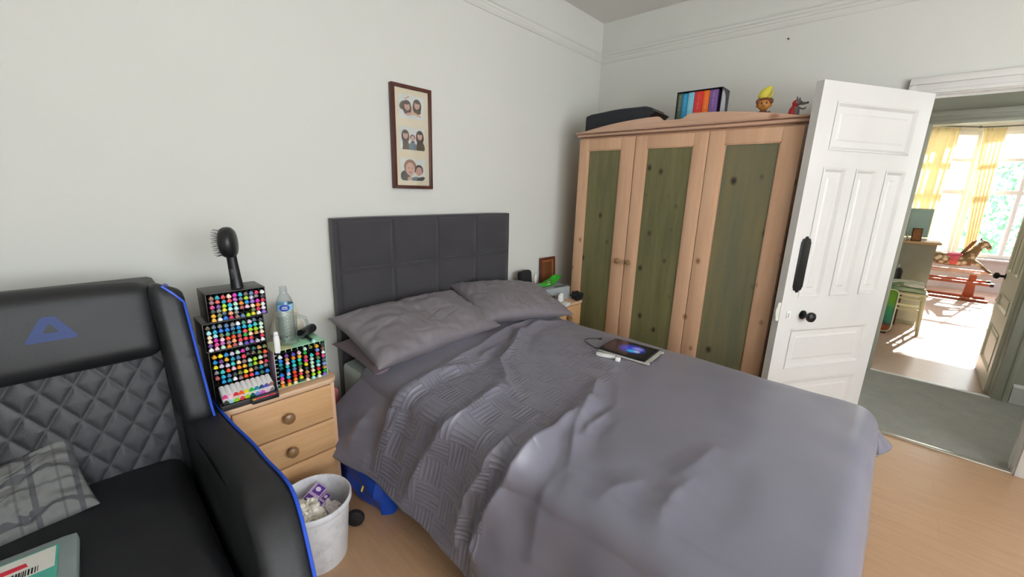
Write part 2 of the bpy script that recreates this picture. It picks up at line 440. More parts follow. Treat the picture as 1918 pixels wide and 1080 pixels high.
b = B(); b.prism([(-.05, .0), (-.045, .016), (.045, .016), (.05, .0), (.045, -.03), (-.045, -.03)][::1] and [(0+.0, -.055), (.022, -.05), (.026, -.02), (.03, -.02), (.03, .02), (.026, .02), (.022, .05), (0, .055)], 1, yf-FS*.004, yf-FS*.010, M=Mleaf @ Matrix.Translation((LW-.004, 0, .825)))
b.box((LW-.002, T*.5-.006, .79), (LW+.010, T*.5+.006, .83), .002, M=Mleaf)
b.obj('lock_case', mat('painted_lock', (218, 216, 205), .4, var=.05), door)
b = B()
for z in (.25, 1.0, 1.75): b.tube([(hx-.012, hy+.004, z-.04), (hx-.012, hy+.004, z+.04)], .006, 8)
b.obj('hinge', m_white, door)

# far room door, opened into the far room
Mfar = Matrix.Translation((HX+.10, FY1+.004, 0)) @ Matrix.Rotation(radians(-1.5), 4, 'Z')
pan2 = [(.1, .62, .14, .45), (.1, .62, .6, .72), (.1, .3, .9, 1.8), (.42, .62, .9, 1.8)]
d2_ = panel_door('door_2', .70, 2.0, .04, pan2, mat('cream_door_paint', (214, 211, 190), .4, var=.01), Mfar @ Matrix.Translation((0, -.02, 0)))
b = B(); door_knob(b, Mfar @ Matrix.Translation((.62, .02, .85)) @ Matrix.Rotation(radians(-90), 4, 'X')); b.obj('door_knob', m_blackm, d2_)

# ------------------------------------------------------------------ bed
m_hb = mat('charcoal_suede', (55, 53, 58), .85, var=.05, scale=5, bump=.25, Sheen_Weight=.25)
m_sheet = mat('mint_sheet', (172, 184, 180), .9, var=.02)
BX0, BX1, BYH, BYF = -2.48, -1.12, -.10, -2.08
bed = thing('double_bed', 'double bed with charcoal panelled headboard under grey bedding', 'bed', ((BX0+BX1)/2, -1.1, 0))
cx, cy = bed.location.x, bed.location.y
def hb_fn():
    x0, x1, z0, z1 = -2.445, -1.165, .30, 1.283
    cellw = (x1-x0-.03)/4; ch = .262
    def f(x, z):
        u = (x-x0-.015)/cellw; v = (1.272-z)/ch
        du = abs(u-round(u))*cellw; dv = abs(v-round(v))*ch
        if v < .3: dv = min(dv, .12)
        g = min(du, dv)
        seam = 1-exp(-(g/.006)**1.1)
        puff = (1-exp(-du/.05))*(1-exp(-dv/.05))
        wr = noise.noise(Vector((x*9, z*9, 1)))*.0025*exp(-g/.03)
        return .018*seam+.026*puff+wr
    return x0, x1, z0, z1, f
x0, x1, z0, z1, hf = hb_fn()
b = B()
N1, N2 = 340, 260
b.grid(lambda i, j: Vector((x0+.012+(x1-x0-.024)*i-cx, -.054-hf(x0+.012+(x1-x0-.024)*i, z0+(z1-.012-z0)*j)-cy, z0+(z1-.012-z0)*j)), N1, N2)
b.obj('headboard_padding', m_hb, bed, recalc=False)
b = B(); b.soft((x1-x0, .065, z1-.02), .012, 6, M=Matrix.Translation(((x0+x1)/2-cx, -.036-cy, (z1+.02)/2))); b.obj('headboard', m_hb, bed)
b = B(); b.soft((BX1-BX0, BYH-BYF, .26), .05, 14, M=Matrix.Translation(((BX0+BX1)/2-cx, (BYH+BYF)/2-cy, .425))); b.obj('mattress', m_sheet, bed)
b = B(); b.box((BX0+.01-cx, BYF+.01-cy, .06), (BX1-.01-cx, BYH-.01-cy, .30), .01); b.obj('bed_base', mat('dark_base_fabric', (52, 50, 56), .9), bed)
for sx in (BX0+.08, BX1-.08):
    for sy in (BYF+.1, BYH-.1):
        b = B(); b.lathe([(.022, 0), (.022, .055), (.018, .06)], (sx-cx, sy-cy, 0), 14); b.obj('bed_foot', m_black, bed)

# duvet: cloth draped over the bed with modelled folds
def smooth(x): x = max(0., min(1., x)); return x*x*(3-2*x)
FOLDS = [  # polyline in (a, b) metres on the cloth, amplitude, width left, width right
 ([(0.282, 1.354), (0.074, 1.367), (-0.047, 1.367), (-0.114, 1.34), (-0.221, 1.313), (-0.356, 1.279), (-0.463, 1.272)], 0.03, 0.014, 0.05),
 ([(0.182, 1.252), (-0.04, 1.265), (-0.127, 1.238), (-0.242, 1.197), (-0.396, 1.17), (-0.47, 1.19)], 0.024, 0.03, 0.016),
 ([(0.262, 1.074), (0.235, 1.006), (0.128, 1.02), (-0.033, 1.034), (-0.121, 0.993), (-0.235, 0.938), (-0.342, 0.918), (-0.45, 0.891)], 0.026, 0.018, 0.04),
 ([(0.141, 0.713), (0.0, 0.707), (-0.121, 0.693), (-0.195, 0.693), (-0.275, 0.7), (-0.443, 0.707)], 0.02, 0.016, 0.03),
 ([(0.658, 0.738), (0.437, 0.829), (0.302, 0.986), (0.255, 1.061)], 0.016, 0.03, 0.016),
 ([(0.625, 0.679), (0.302, 0.761), (0.128, 0.727), (-0.04, 0.727), (-0.201, 0.679)], 0.014, 0.03, 0.02),
 ([(1.384, 0.649), (1.095, 0.586), (0.86, 0.631), (0.658, 0.731), (0.49, 0.814)], 0.024, 0.014, 0.03),
 ([(1.391, 0.507), (1.048, 0.525), (0.665, 0.598), (0.396, 0.659), (0.148, 0.7), (0.047, 0.72)], 0.022, 0.016, 0.035),
 ([(0.988, 0.627), (0.591, 0.701), (0.39, 0.734)], 0.012, 0.012, 0.02),
 ([(0.645, 1.256), (0.43, 1.34), (0.208, 1.401), (0.014, 1.497)], 0.02, 0.02, 0.03),
 ([(0.457, 1.34), (0.269, 1.354), (0.161, 1.354), (0.007, 1.361), (-0.087, 1.361)], 0.022, 0.012, 0.03),
 ([(0.457, 1.429), (0.269, 1.429), (0.155, 1.449)], 0.01, 0.015, 0.02),
 ([(0.235, 1.803), (0.141, 1.783), (0.047, 1.783), (-0.027, 1.803)], 0.008, 0.03, 0.05),
 ([(0.484, 1.799), (0.302, 1.783), (0.175, 1.756)], 0.006, 0.03, 0.05),
 ([(0.141, 1.701), (0.034, 1.647), (-0.047, 1.626)], 0.006, 0.03, 0.04),
 ([(-0.174, 0.57), (-0.289, 0.564), (-0.403, 0.584)], 0.014, 0.03, 0.03),
 ([(-0.363, 0.659), (-0.443, 0.645)], 0.006, 0.02, 0.02),
 ([(-0.047, 0.754), (-0.208, 0.72), (-0.369, 0.741)], 0.01, 0.02, 0.02),
 ([(-0.168, 1.238), (-0.322, 1.252), (-0.43, 1.313)], 0.012, 0.02, 0.03),
 ([(-0.007, 1.483), (-0.141, 1.476), (-0.316, 1.476)], 0.01, 0.04, 0.06),
]
def seg_dist(p, q0, q1):
    d = q1-q0; L2 = (d*d).sum(); w = p-q0
    t = np.clip((w@d)/L2, 0, 1)
    c = w-t[..., None]*d
    dist = np.sqrt((c*c).sum(-1)); side = np.sign(d[0]*w[..., 1]-d[1]*w[..., 0])
    return dist, side, t
A0, A1, B0 = -.47, 1.545, .40
NA, NB = 300, 320
aa, bb = np.meshgrid(np.linspace(0, 1, NA+1), np.linspace(0, 1, NB+1), indexing='ij')
A0b = A0+.02-.13*np.clip((bb*2.1+.4-.7)/.8, 0, 1)
ta = aa; aa = A0b+ta*(A1-A0b)
B1a = 2.335+.245*np.clip((1.36-aa)/.9, 0, 1)      # the foot hem hangs lower towards the left
bb = B0+bb*(B1a-B0)
BW = BX1-BX0; BL = 2.12; RAD = .075; TOP = .595
def vnoise(a, b_, s, k):
    out = np.zeros_like(a)
    rs = np.random.RandomState(k)
    for q in range(10):
        an = rs.uniform(0, 2*pi); fr = s*rs.uniform(.6, 1.6); ph = rs.uniform(0, 6.28)
        out += np.sin(a*cos(an)*fr+b_*sin(an)*fr+ph)
    return out/10
# the top hem swings towards the wall where it hangs past the pillows
skew = np.where(aa < 0, np.clip(-aa/.35, 0, 1)*(-.16)*np.exp(-((bb-B0)/.35)**1), 0)
ox = np.where(aa < 0, aa, np.where(aa > BW, aa-BW, 0)); bb2 = bb
oy = np.where(bb > BL, bb-BL, 0)
s_ = (np.abs(ox)**4+oy**4)**.25+1e-9
hy_ = np.sqrt(ox**2+oy**2)+1e-9
dirx, diry = ox/hy_, oy/hy_
arc = np.minimum(s_, RAD*pi/2)
flare = np.where((ox > 0) & (oy > 0), .42+.22*np.clip(np.minimum(ox, oy)/.12, 0, 1), np.where((ox != 0) & (oy > 0), .42, np.where(ox < 0, .26+.42*np.exp(-((bb-.36)/.24)**2), np.where(ox > 0, .18, .06))))
rest = np.maximum(s_-RAD*pi/2, 0)
side_out = RAD*np.sin(arc/RAD)+rest*flare
down = RAD*(1-np.cos(arc/RAD))+rest*np.sqrt(np.maximum(1-flare**2, .1))
ampw = np.clip(rest/.35, 0, 1)
wav = np.where(np.abs(ox) > oy, np.sin(bb*11+np.sin(bb*4)*1.6)*.022+np.sin(bb*23+1)*.006, np.sin(aa*9+1.0+np.sin(aa*5))*.016+np.sin(aa*21)*.005)
corner = np.where((ox > 0) & (oy > 0), np.sin(np.arctan2(oy, np.abs(ox))*7)*.035, 0)
side_out = side_out+ampw*(wav+corner)
X = BX0+RAD+np.clip(aa, 0, BW)*(BW-2*RAD)/BW+dirx*side_out
Y = -(np.minimum(bb, BL)-0)-diry*side_out-skew
Y = np.where(bb <= BL, Y, Y+0)
crown = .035*np.sin(np.clip(aa/BW, 0, 1)*pi)**.7*np.clip((BL-bb+.1)/.35, 0, 1)**.5
Z = TOP+crown-down
# the head end rises over the pillows' front edge a little
Z += .030*np.exp(-((bb-.42)/.10)**2)*np.clip(1-(-ox)/.3, 0, 1)
H = np.zeros_like(aa); pts = np.stack([aa, bb], -1)
for poly, amp, wl, wr in FOLDS:
    best = np.full(aa.shape, 9.); sd = np.zeros_like(aa); tt = np.zeros_like(aa); n = len(poly)-1
    for i in range(n):
        d_, sg, t = seg_dist(pts, np.array(poly[i]), np.array(poly[i+1]))
        w = d_ < best; best = np.where(w, d_, best); sd = np.where(w, sg, sd); tt = np.where(w, (i+t)/n, tt)
    wd = np.where(sd > 0, wl, wr)
    end = np.clip(np.minimum(tt, 1-tt)*5+.15, 0, 1)
    tap = np.sin(np.clip(tt, .02, .98)*pi)**.55
    wd = wd*(.75+.5*tt); jig = 1+.35*np.sin(tt*19+amp*900)
    H += amp*1.15*tap*(np.exp(-(np.sqrt((best/wd)**2+.06)-.245)*1.15)-.30*np.exp(-((best-2.4*wd)/(wd*1.1))**2)+.30*np.exp(-best/(wd*.35)))*jig**.5
H += .012*vnoise(aa, bb, 7, 1)+.0035*vnoise(aa, bb, 26, 2)+.0012*vnoise(aa*1.5, bb, 70, 3)*np.exp(-((bb-.95)/.5)**2)
H -= np.clip(s_, 0, .2)*0
gx = np.stack([np.gradient(X, axis=0), np.gradient(Y, axis=0), np.gradient(Z, axis=0)], -1)
gy = np.stack([np.gradient(X, axis=1), np.gradient(Y, axis=1), np.gradient(Z, axis=1)], -1)
nn = -np.cross(gx, gy); nn /= np.linalg.norm(nn, axis=-1, keepdims=True)+1e-12
# smooth normals so corner pinches do not explode
PX = np.stack([X, Y, Z], -1)+nn*(H+.012)[..., None]
PX[..., 2] = np.maximum(PX[..., 2], .012)
def grid_mesh(name, P, uvs, material, parent=None, thick=.014):
    nu, nv = P.shape[0], P.shape[1]
    me = bpy.data.meshes.new(name)
    idx = np.arange(nu*nv).reshape(nu, nv)
    f = np.stack([idx[:-1, :-1], idx[:-1, 1:], idx[1:, 1:], idx[1:, :-1]], -1).reshape(-1, 4)
    me.from_pydata(P.reshape(-1, 3).tolist(), [], f.tolist())
    uvl = me.uv_layers.new(name='UVMap'); U = uvs.reshape(-1, 2)[f.reshape(-1)]
    uvl.data.foreach_set('uv', U.reshape(-1).astype(np.float32))
    me.polygons.foreach_set('use_smooth', [True]*len(me.polygons)); me.materials.append(material)
    o = bpy.data.objects.new(name, me); COL.objects.link(o)
    if parent: o.parent = parent
    if thick:
        md = o.modifiers.new('thickness', 'SOLIDIFY'); md.thickness = thick; md.offset = -1
    return o
def duvet_mat(base=(113, 111, 125), band=True):
    t = NT('grey_cotton_sateen')
    tc = t.n('ShaderNodeTexCoord'); sp = t.n('ShaderNodeSeparateXYZ'); t.l(tc.outputs['UV'], sp.inputs[0])
    u, v = sp.outputs[0], sp.outputs[1]
    fine = t.noise(tc.outputs['UV'], 900, 2)
    n = t.noise(t.coords(), 3, 3)
    c = t.ramp(n, [(.3, rgb(*[x-4 for x in base])), (.7, rgb(*[x+4 for x in base]))])
    t.setb(**{'Base Color': c, 'Roughness': .42 if band else .55, 'Sheen Weight': .12, 'Sheen Roughness': .4, 'Specular IOR Level': .75})
    if band:
        cell = .105
        iu = t.math('FLOOR', t.math('DIVIDE', u, cell)); iv = t.math('FLOOR', t.math('DIVIDE', v, cell))
        par = t.math('FLOORED_MODULO', t.math('ADD', iu, iv), 2.0)
        k = 2*pi/(cell/6)
        su = t.math('SINE', t.math('MULTIPLY', u, k)); sv = t.math('SINE', t.math('MULTIPLY', v, k))
        h = t.math('ADD', t.math('MULTIPLY', su, par), t.math('MULTIPLY', sv, t.math('SUBTRACT', 1.0, par)))
        h = t.math('POWER', t.math('ADD', t.math('MULTIPLY', h, .5), .5), 2.0)
        m1 = t.math('GREATER_THAN', v, .68); m2 = t.math('LESS_THAN', v, 1.31)
        edge = t.math('ADD', t.math('LESS_THAN', t.math('ABSOLUTE', t.math('SUBTRACT', v, .675)), .004), t.math('LESS_THAN', t.math('ABSOLUTE', t.math('SUBTRACT', v, 1.315)), .004))
        hh = t.math('ADD', t.math('MULTIPLY', h, t.math('MULTIPLY', m1, m2)), edge)
        hh = t.math('ADD', hh, t.math('MULTIPLY', fine, .05))
        t.bump(hh, .75, .0030)
    else: t.bump(fine, .1, .001)
    return t.m
m_duvet = duvet_mat(); m_pillow = duvet_mat(base=(112, 105, 111), band=False)
duv = grid_mesh('duvet', PX, np.stack([aa, bb], -1), m_duvet)
tag(duv, 'rumpled grey duvet with a band of woven block pattern covering the bed', 'duvet')

# pillows
def pillow(name, label, c, size, rx, ry, rz, sd=0, mat_=None, group=None, sag=0):
    w, d, t = size
    def side(sgn):
        def f(i, j):
            u, v = i*2-1, j*2-1
            e = (1-abs(u)**3.2)*(1-abs(v)**3.2)
            th = t/2*max(e, 0)**.55
            px = w/2*u*(1-.05*(1-v*v)) ; py = d/2*v*(1-.09*(1-u*u))
            q = noise.noise(Vector((u*2.2+sd, v*2.0, sgn*.3)))*.018*e**.5+noise.noise(Vector((u*6+sd, v*5, sgn)))*.008*e**.4
            rim = max(abs(u), abs(v))
            cr = abs(noise.noise(Vector((u*1.6+v*.9+sd*2, v*2.6-u*1.1, 3+sd))))
            q -= .0045*e**.35*max(0, .13-cr)/.13*(1 if sgn > 0 else 0)
            q += .004*noise.noise(Vector((u*14+sd, v*5, 9)))*e**.3
            wr = sin((abs(u)+abs(v))*16+sin(u*9+sd)*2)*.003*smooth((rim-.6)/.3)*smooth((1-rim)/.06)
            tuft = 0
            return Vector((px, py, sgn*th+q*(1 if sgn > 0 else .3)+wr-sag*u*u))
        return f
    b = B(); M_ = RT((0, 0, 0), rx, ry, 0)
    f = side(1); g = side(-1); n1, n2 = 110, 80
    b.grid(lambda i, j: M_ @ f(i, j), n1, n2); b.grid(lambda i, j: M_ @ g(i, j), n1, n2)
    bmesh.ops.remove_doubles(b.bm, verts=list(b.bm.verts), dist=.0006)
    o = b.obj(name, mat_ or m_pillow, angle=180); o.location = c; o.rotation_euler = (0, 0, rz)
    tag(o, label, 'pillow', group); return o
pillow('pillow', 'grey pillow nearer the marker pens, top one on its stack', (-2.12, -.33, .735), (.80, .46, .17), radians(17), radians(-1), radians(2), 1.3)
pillow('pillow', 'grey pillow nearer the wardrobe, overlapping its neighbour', (-1.425, -.350, .742), (.72, .47, .16), radians(15), radians(6), radians(-11), 4.1)
m_pl2 = mat('mauve_pillowcase', (118, 104, 110), .8, var=.04)
pillow('pillow', 'mauve grey pillow squashed under the pillow beside the marker pens', (-2.10, -.29, .625), (.80, .44, .12), radians(3), 0, radians(0), 2.2, m_pl2)

# ------------------------------------------------------------------ wardrobe
PINE_L, PINE_D, KNOT = rgb(214, 174, 142), rgb(200, 157, 125), rgb(132, 92, 60)
pine_v = wood('pine_vertical', PINE_L, PINE_D, 2, KNOT, kd=.06, ks=8, seed=3)
pine_y = wood('pine_along_depth', rgb(204, 160, 130), rgb(190, 145, 113), 1, KNOT, kd=.045, ks=6.0)
pine_x = wood('pine_along_width', rgb(212, 170, 124), rgb(194, 148, 102), 0, rgb(140, 98, 62), kd=.04, ks=6.5)
pine_top = wood('pale_pine_top', rgb(214, 180, 148), rgb(200, 162, 130), 0, None)
green_v = wood('green_stained_pine', rgb(122, 116, 78), rgb(92, 92, 60), 2, rgb(42, 34, 22), gs=.55, kd=.07, ks=9, seed=1, rough=.5)
green_w = wood('grey_green_stained_pine', rgb(126, 114, 78), rgb(92, 98, 82), 2, rgb(42, 34, 24), gs=.5, kd=.075, ks=8.5, seed=2, rough=.5)
wr = thing('wardrobe', 'pine three-door wardrobe with green stained panels beside the open door', 'wardrobe', (-.31, -.953, 0))
wx, wy_ = wr.location.x, wr.location.y
def wb(fn, name, m_, parent=wr, **k):
    b = B(); fn(b)
    for v in b.bm.verts: v.co.x -= wx; v.co.y -= wy_
    return b.obj(name, m_, parent, **k)
def carc(b):
    b.box((-.575, -.262, .06), (-.02, -.242, 1.835)); b.box((-.575, -1.662, .06), (-.02, -1.642, 1.835))
    b.box((-.03, -1.642, .06), (-.02, -.262, 1.835)); b.box((-.575, -1.642, .06), (-.03, -.262, .085)); b.box((-.575, -1.642, 1.815), (-.03, -.262, 1.835))
    b.box((-.57, -.70, .085), (-.04, -.69, 1.815))
wb(carc, 'carcass', pine_v)
wb(lambda b: b.box((-.59, -1.665, 0), (-.03, -.24, .075), .005), 'plinth', pine_y)
def cornice(b):
    b.box((-.622, -1.678, 1.838), (-.01, -.230, 1.856), .007)
    b.prism([(-.62, 1.856), (-.635, 1.86), (-.64, 1.868), (-.62, 1.872)], 1, -1.682, -.226)
pine_p = wood('pale_pink_pine', rgb(206, 170, 146), rgb(190, 152, 128), 1, rgb(150, 108, 84), kd=.045, ks=5)
wb(cornice, 'cornice', pine_p)
def pedi(b):
    c = -.953
    def zz(y):
        d = abs(y-c); 
        if d < .055: return 1.903
        if d < .10: return 1.903+.028*smooth((d-.055)/.045)
        return 1.931-.07*((d-.10)/.62)**1.9
    ys = [c-.725+1.45*i/96 for i in range(97)]
    top = [(y, zz(y)) for y in ys]
    b.prism([(c-.73, 1.856)]+[(c-.732, 1.862)]+top+[(c+.732, 1.862), (c+.73, 1.856)], 0, -.632, -.610, bev=.003)
wb(pedi, 'pediment', pine_p)
def wdoor(y1, y0, kn, gm, stl=.08, str_=.09):
    """y0<y1; one framed door with its stained panel"""
    def fr(b):
        b.box((-.602, y1-stl, .09), (-.58, y1, 1.822), .002); b.box((-.602, y0, .09), (-.58, y0+str_, 1.822), .002)
        b.box((-.602, y0+str_, 1.745), (-.58, y1-stl, 1.822), .002); b.box((-.602, y0+str_, .09), (-.58, y1-stl, .18), .002)
        for (a, c_) in ((y1-stl, -1), (y0+str_, 1)): b.box((-.598, min(a, a+c_*.006), .18), (-.588, max(a, a+c_*.006), 1.745))
        b.box((-.598, y0+str_, 1.738), (-.588, y1-stl, 1.745))
    d = wb(fr, 'door', pine_v)
    wb(lambda b: b.box((-.591, y0+str_-.004, .176), (-.584, y1-stl+.004, 1.749)), 'door_panel', gm, d)
    if kn is not None:
        def kf(b): b.lathe([(.011, 0), (.010, .012), (.018, .018), (.021, .026), (.018, .034), (.008, .039), (0, .040)], M=Matrix.Translation((-.602, kn, .955)) @ Matrix.Rotation(radians(-90), 4, 'Y'), seg=22)
        wb(kf, 'knob', wood('knob_wood', rgb(150, 120, 84), rgb(128, 98, 64), 0), d)
wdoor(-.246, -.697, -.652, green_v, .078, .102); wdoor(-.703, -1.178, -.738, green_v, .082, .085); wdoor(-1.182, -1.660, None, green_w, .092, .096)

# ------------------------------------------------------------------ bedside chests
m_knob = wood('worn_knob', rgb(150, 116, 76), rgb(124, 92, 58), 1, None, rough=.3)
def chest(name, label, x0, x1, ydepth, knobs):
    t = thing(name, label, 'bedside chest', ((x0+x1)/2, -ydepth/2-.02, 0)); ex, ey = t.location.x, t.location.y
    w = (x1-x0)/2; d = ydepth/2; gap = .02
    b = B(); b.box((-w+.015, -d+.02, .06), (-w+.033, d, .60), .002); b.box((w-.033, -d+.02, .06), (w-.015, d, .60), .002)
    b.box((-w+.033, d-.008, .06), (w-.033, d, .60)); b.box((-w+.033, -d+.03, .06), (w-.033, d-.008, .07)); b.box((-w+.033, -d+.022, .585), (w-.033, d, .598))
    b.obj('carcass', pine_v, t)
    b = B(); pts = []
    r = .05
    for cx_, cy_, a0 in ((w-r, -d+r-.0, -90), (w-.005, d-.005, 0), (-w+.005, d-.005, 90), (-w+r, -d+r, 180)):
        rr = r if cy_ < 0 else .005
        for k in range(7): a = radians(a0+90*k/6); pts.append((cx_+rr*cos(a), cy_+rr*sin(a)))
    b.prism(pts, 2, .598, .622, bev=.006); b.obj('top', pine_top, t)
    b = B(); b.box((-w+.012, -d+.012, .0), (w-.012, d, .062), .004); b.box((-w+.004, -d+.004, .04), (w-.004, d, .064), .006); b.obj('plinth', pine_x, t)
    zs = [(.592, .432), (.426, .285), (.279, .075)]
    for za, zb in zs:
        b = B(); b.box((-w+.034, -d+.008, zb), (w-.034, -d+.026, za), .003); b.box((-w+.05, -d+.026, zb+.01), (w-.05, d-.02, za-.03))
        dr = b.obj('drawer', pine_x, t)
        zc = (za+zb)/2 if za-zb < .18 else (za+zb)/2
        b = B(); b.lathe([(.012, 0), (.011, .012), (.020, .017), (.0235, .024), (.021, .031), (.010, .036), (0, .037)], M=Matrix.Translation((0, -d+.008, zc)) @ Matrix.Rotation(radians(90), 4, 'X'), seg=24)
        b.obj('knob', m_knob, dr)
    return t
chest('bedside_chest', 'pine three-drawer bedside chest carrying the marker pens', -3.065, -2.625, .405, 1)
chest('bedside_chest', 'pine bedside chest between the bed and the wardrobe, carrying the printer', -1.075, -.655, .40, 1)

# ------------------------------------------------------------------ gaming sofa chair
def leather(name, c, logo=False):
    t = NT(name); v = t.coords()
    n = t.noise(v, 420, 2); n2 = t.noise(v, 6, 4)
    c0 = rgb(*[x*.8 for x in c]); c1 = rgb(*[x*1.15 for x in c])
    t.setb(**{'Base Color': t.ramp(n2, [(.3, c0), (.7, c1)]), 'Roughness': t.ramp(n2, [(.3, (.42,)*3+(1,)), (.7, (.54,)*3+(1,))])})
    t.bump(t.math('ADD', n, t.math('MULTIPLY', n2, 2.0)), .22, .0025); return t.m
m_lea = leather('black_leatherette', (30, 31, 34))
m_blue = mat('blue_piping', (40, 84, 205), .4, var=.03)
m_blueprint = mat('blue_print', (8, 44, 108), .5, var=.05)
ch = thing('gaming_armchair', 'black leather gaming armchair with quilted back and blue piping', 'armchair', (-3.478, -.72, 0))
ax, ay = -3.45, -.72
def cb(fn, name, m_, parent=ch, **k):
    b = B(); fn(b)
    for v in b.bm.verts: v.co.x -= ax; v.co.y -= ay
    return b.obj(name, m_, parent, **k)
# quilted backrest: leans back, finely divided front
def quilt(p, q):
    s1 = p/.075+q/.115; s2 = p/.075-q/.115
    d1 = abs(s1-round(s1)); d2_ = abs(s2-round(s2)); d = min(d1, d2_)
    return .0050*(1-exp(-d/.15))
tilt = math.atan2(.10, .70)
def back_pt(x, z, off):   # off = distance in front of the back plane
    return Vector((x, -.30+(z-.45)*.16-off, z+off*.1))
def f_back(b):
    bx0, bx1, bz0, bz1 = -3.745, -3.155, .40, .90
    b.grid(lambda i, j: back_pt(bx0+(bx1-bx0)*i, bz0+(bz1-bz0)*j, .055+quilt((bx0+(bx1-bx0)*i+3.45), (bz0+(bz1-bz0)*j))+.012*sin(i*pi)), 150, 130)
cb(f_back, 'quilted_backrest', leather('dark_leatherette', (38, 40, 44)), recalc=False)
def f_shell(b):
    b.prism([(-.30+(.10-.45)*.16-.04, .12), (-.30+(1.08-.45)*.16-.04, 1.08), (-.06, 1.09), (-.06, .12)], 0, -3.78, -3.12, bev=.02)
cb(f_shell, 'back_shell', m_lea)
def f_head(b):
    def dsp(p):
        p = p.copy(); p.y -= .012*cos(p.x/.32*1.4)*cos(p.z/.14*1.3); p.z += -.012*(p.x/.30)**2 if p.z > 0 else 0
        return p
    b.soft((.62, .13, .27), .05, 30, M=RT((-3.455, -.275, .985), radians(-9)), disp=dsp)
cb(f_head, 'headrest_cushion', m_lea)
def f_logo(b):
    # rounded triangle emblem, hollow middle, on the headrest
    M_ = RT((-3.393, -.346, 1.012), radians(-10), 0, 0)
    o = [(-.050, -.036), (-.052, -.028), (-.018, .030), (-.010, .036), (.010, .036), (.018, .030), (.052, -.028), (.050, -.036)]
    i_ = [(-.014, -.012), (-.015, -.010), (-.004, .010), (-.002, .012), (.002, .012), (.004, .010), (.015, -.010), (.014, -.012)]
    vs = [(x, 0, z) for x, z in o]+[(x, 0, z) for x, z in i_]
    n = 8; vs += [(x, -.004, z) for x, _, z in vs]
    F = []
    for k in range(n):
        a, c = k, (k+1) % n
        F += [(16+a, 16+c, 24+c, 24+a), (a, c, 16+c, 16+a), (8+a, 24+a, 24+c, 8+c)]
    b.add(vs, F, M_)
cb(f_logo, 'emblem', m_blueprint, smooth=False)
def f_wing(s, b):
    # side wing that wraps forward of the backrest
    x = -3.445+s*.325
    def dsp(p):
        p = p.copy(); k = (p.z+.24)/.48
        p.x += s*(.022*(1-k)); p.y -= .035*(1-k)
        p.z += -.02*smooth((p.x*s+.03)/.06) if p.z > 0 else 0
        return p
    b.soft((.095, .20, .50), .035, 22, M=RT((x, -.285, .85), radians(-8), radians(0), 0), disp=dsp)
def f_wpipe(s, b):
    x = -3.445+s*.325
    M_ = RT((x, -.285, .865), radians(-8)); pts = [M_ @ Vector((s*(.0375+.024), -.128, -.255))]
    for k in range(15):
        q = k/14; z = -.225+.45*q; kk = (z+.24)/.48
        pts.append(M_ @ Vector((s*(.0375+.022*(1-kk)-(.046*smooth((q-.86)/.14))), -.092-.035*(1-kk)+(.0), z-(.004 if q > .93 else 0))))
    pts += [M_ @ Vector((s*.010, -.05, .222)), M_ @ Vector((s*.012, .02, .222))]
    b.tube(pts, .0042, 8)
for s in (1, -1):
    w = cb(lambda b: f_wing(s, b), 'side_wing', m_lea); cb(lambda b: f_wpipe(s, b), 'piping', m_blue, w)
def arm_out():
    return [(-.16, .13), (-.16, .60), (-.30, .63), (-.42, .635), (-.60, .620), (-.78, .620), (-.92, .640), (-1.0, .645), (-1.06, .630), (-1.11, .590), (-1.16, .53), (-1.22, .44), (-1.28, .30), (-1.31, .13)]
def flarex(y): return .030*smooth((-.38-y)/.36)-.030*smooth((-1.0-y)/.35)
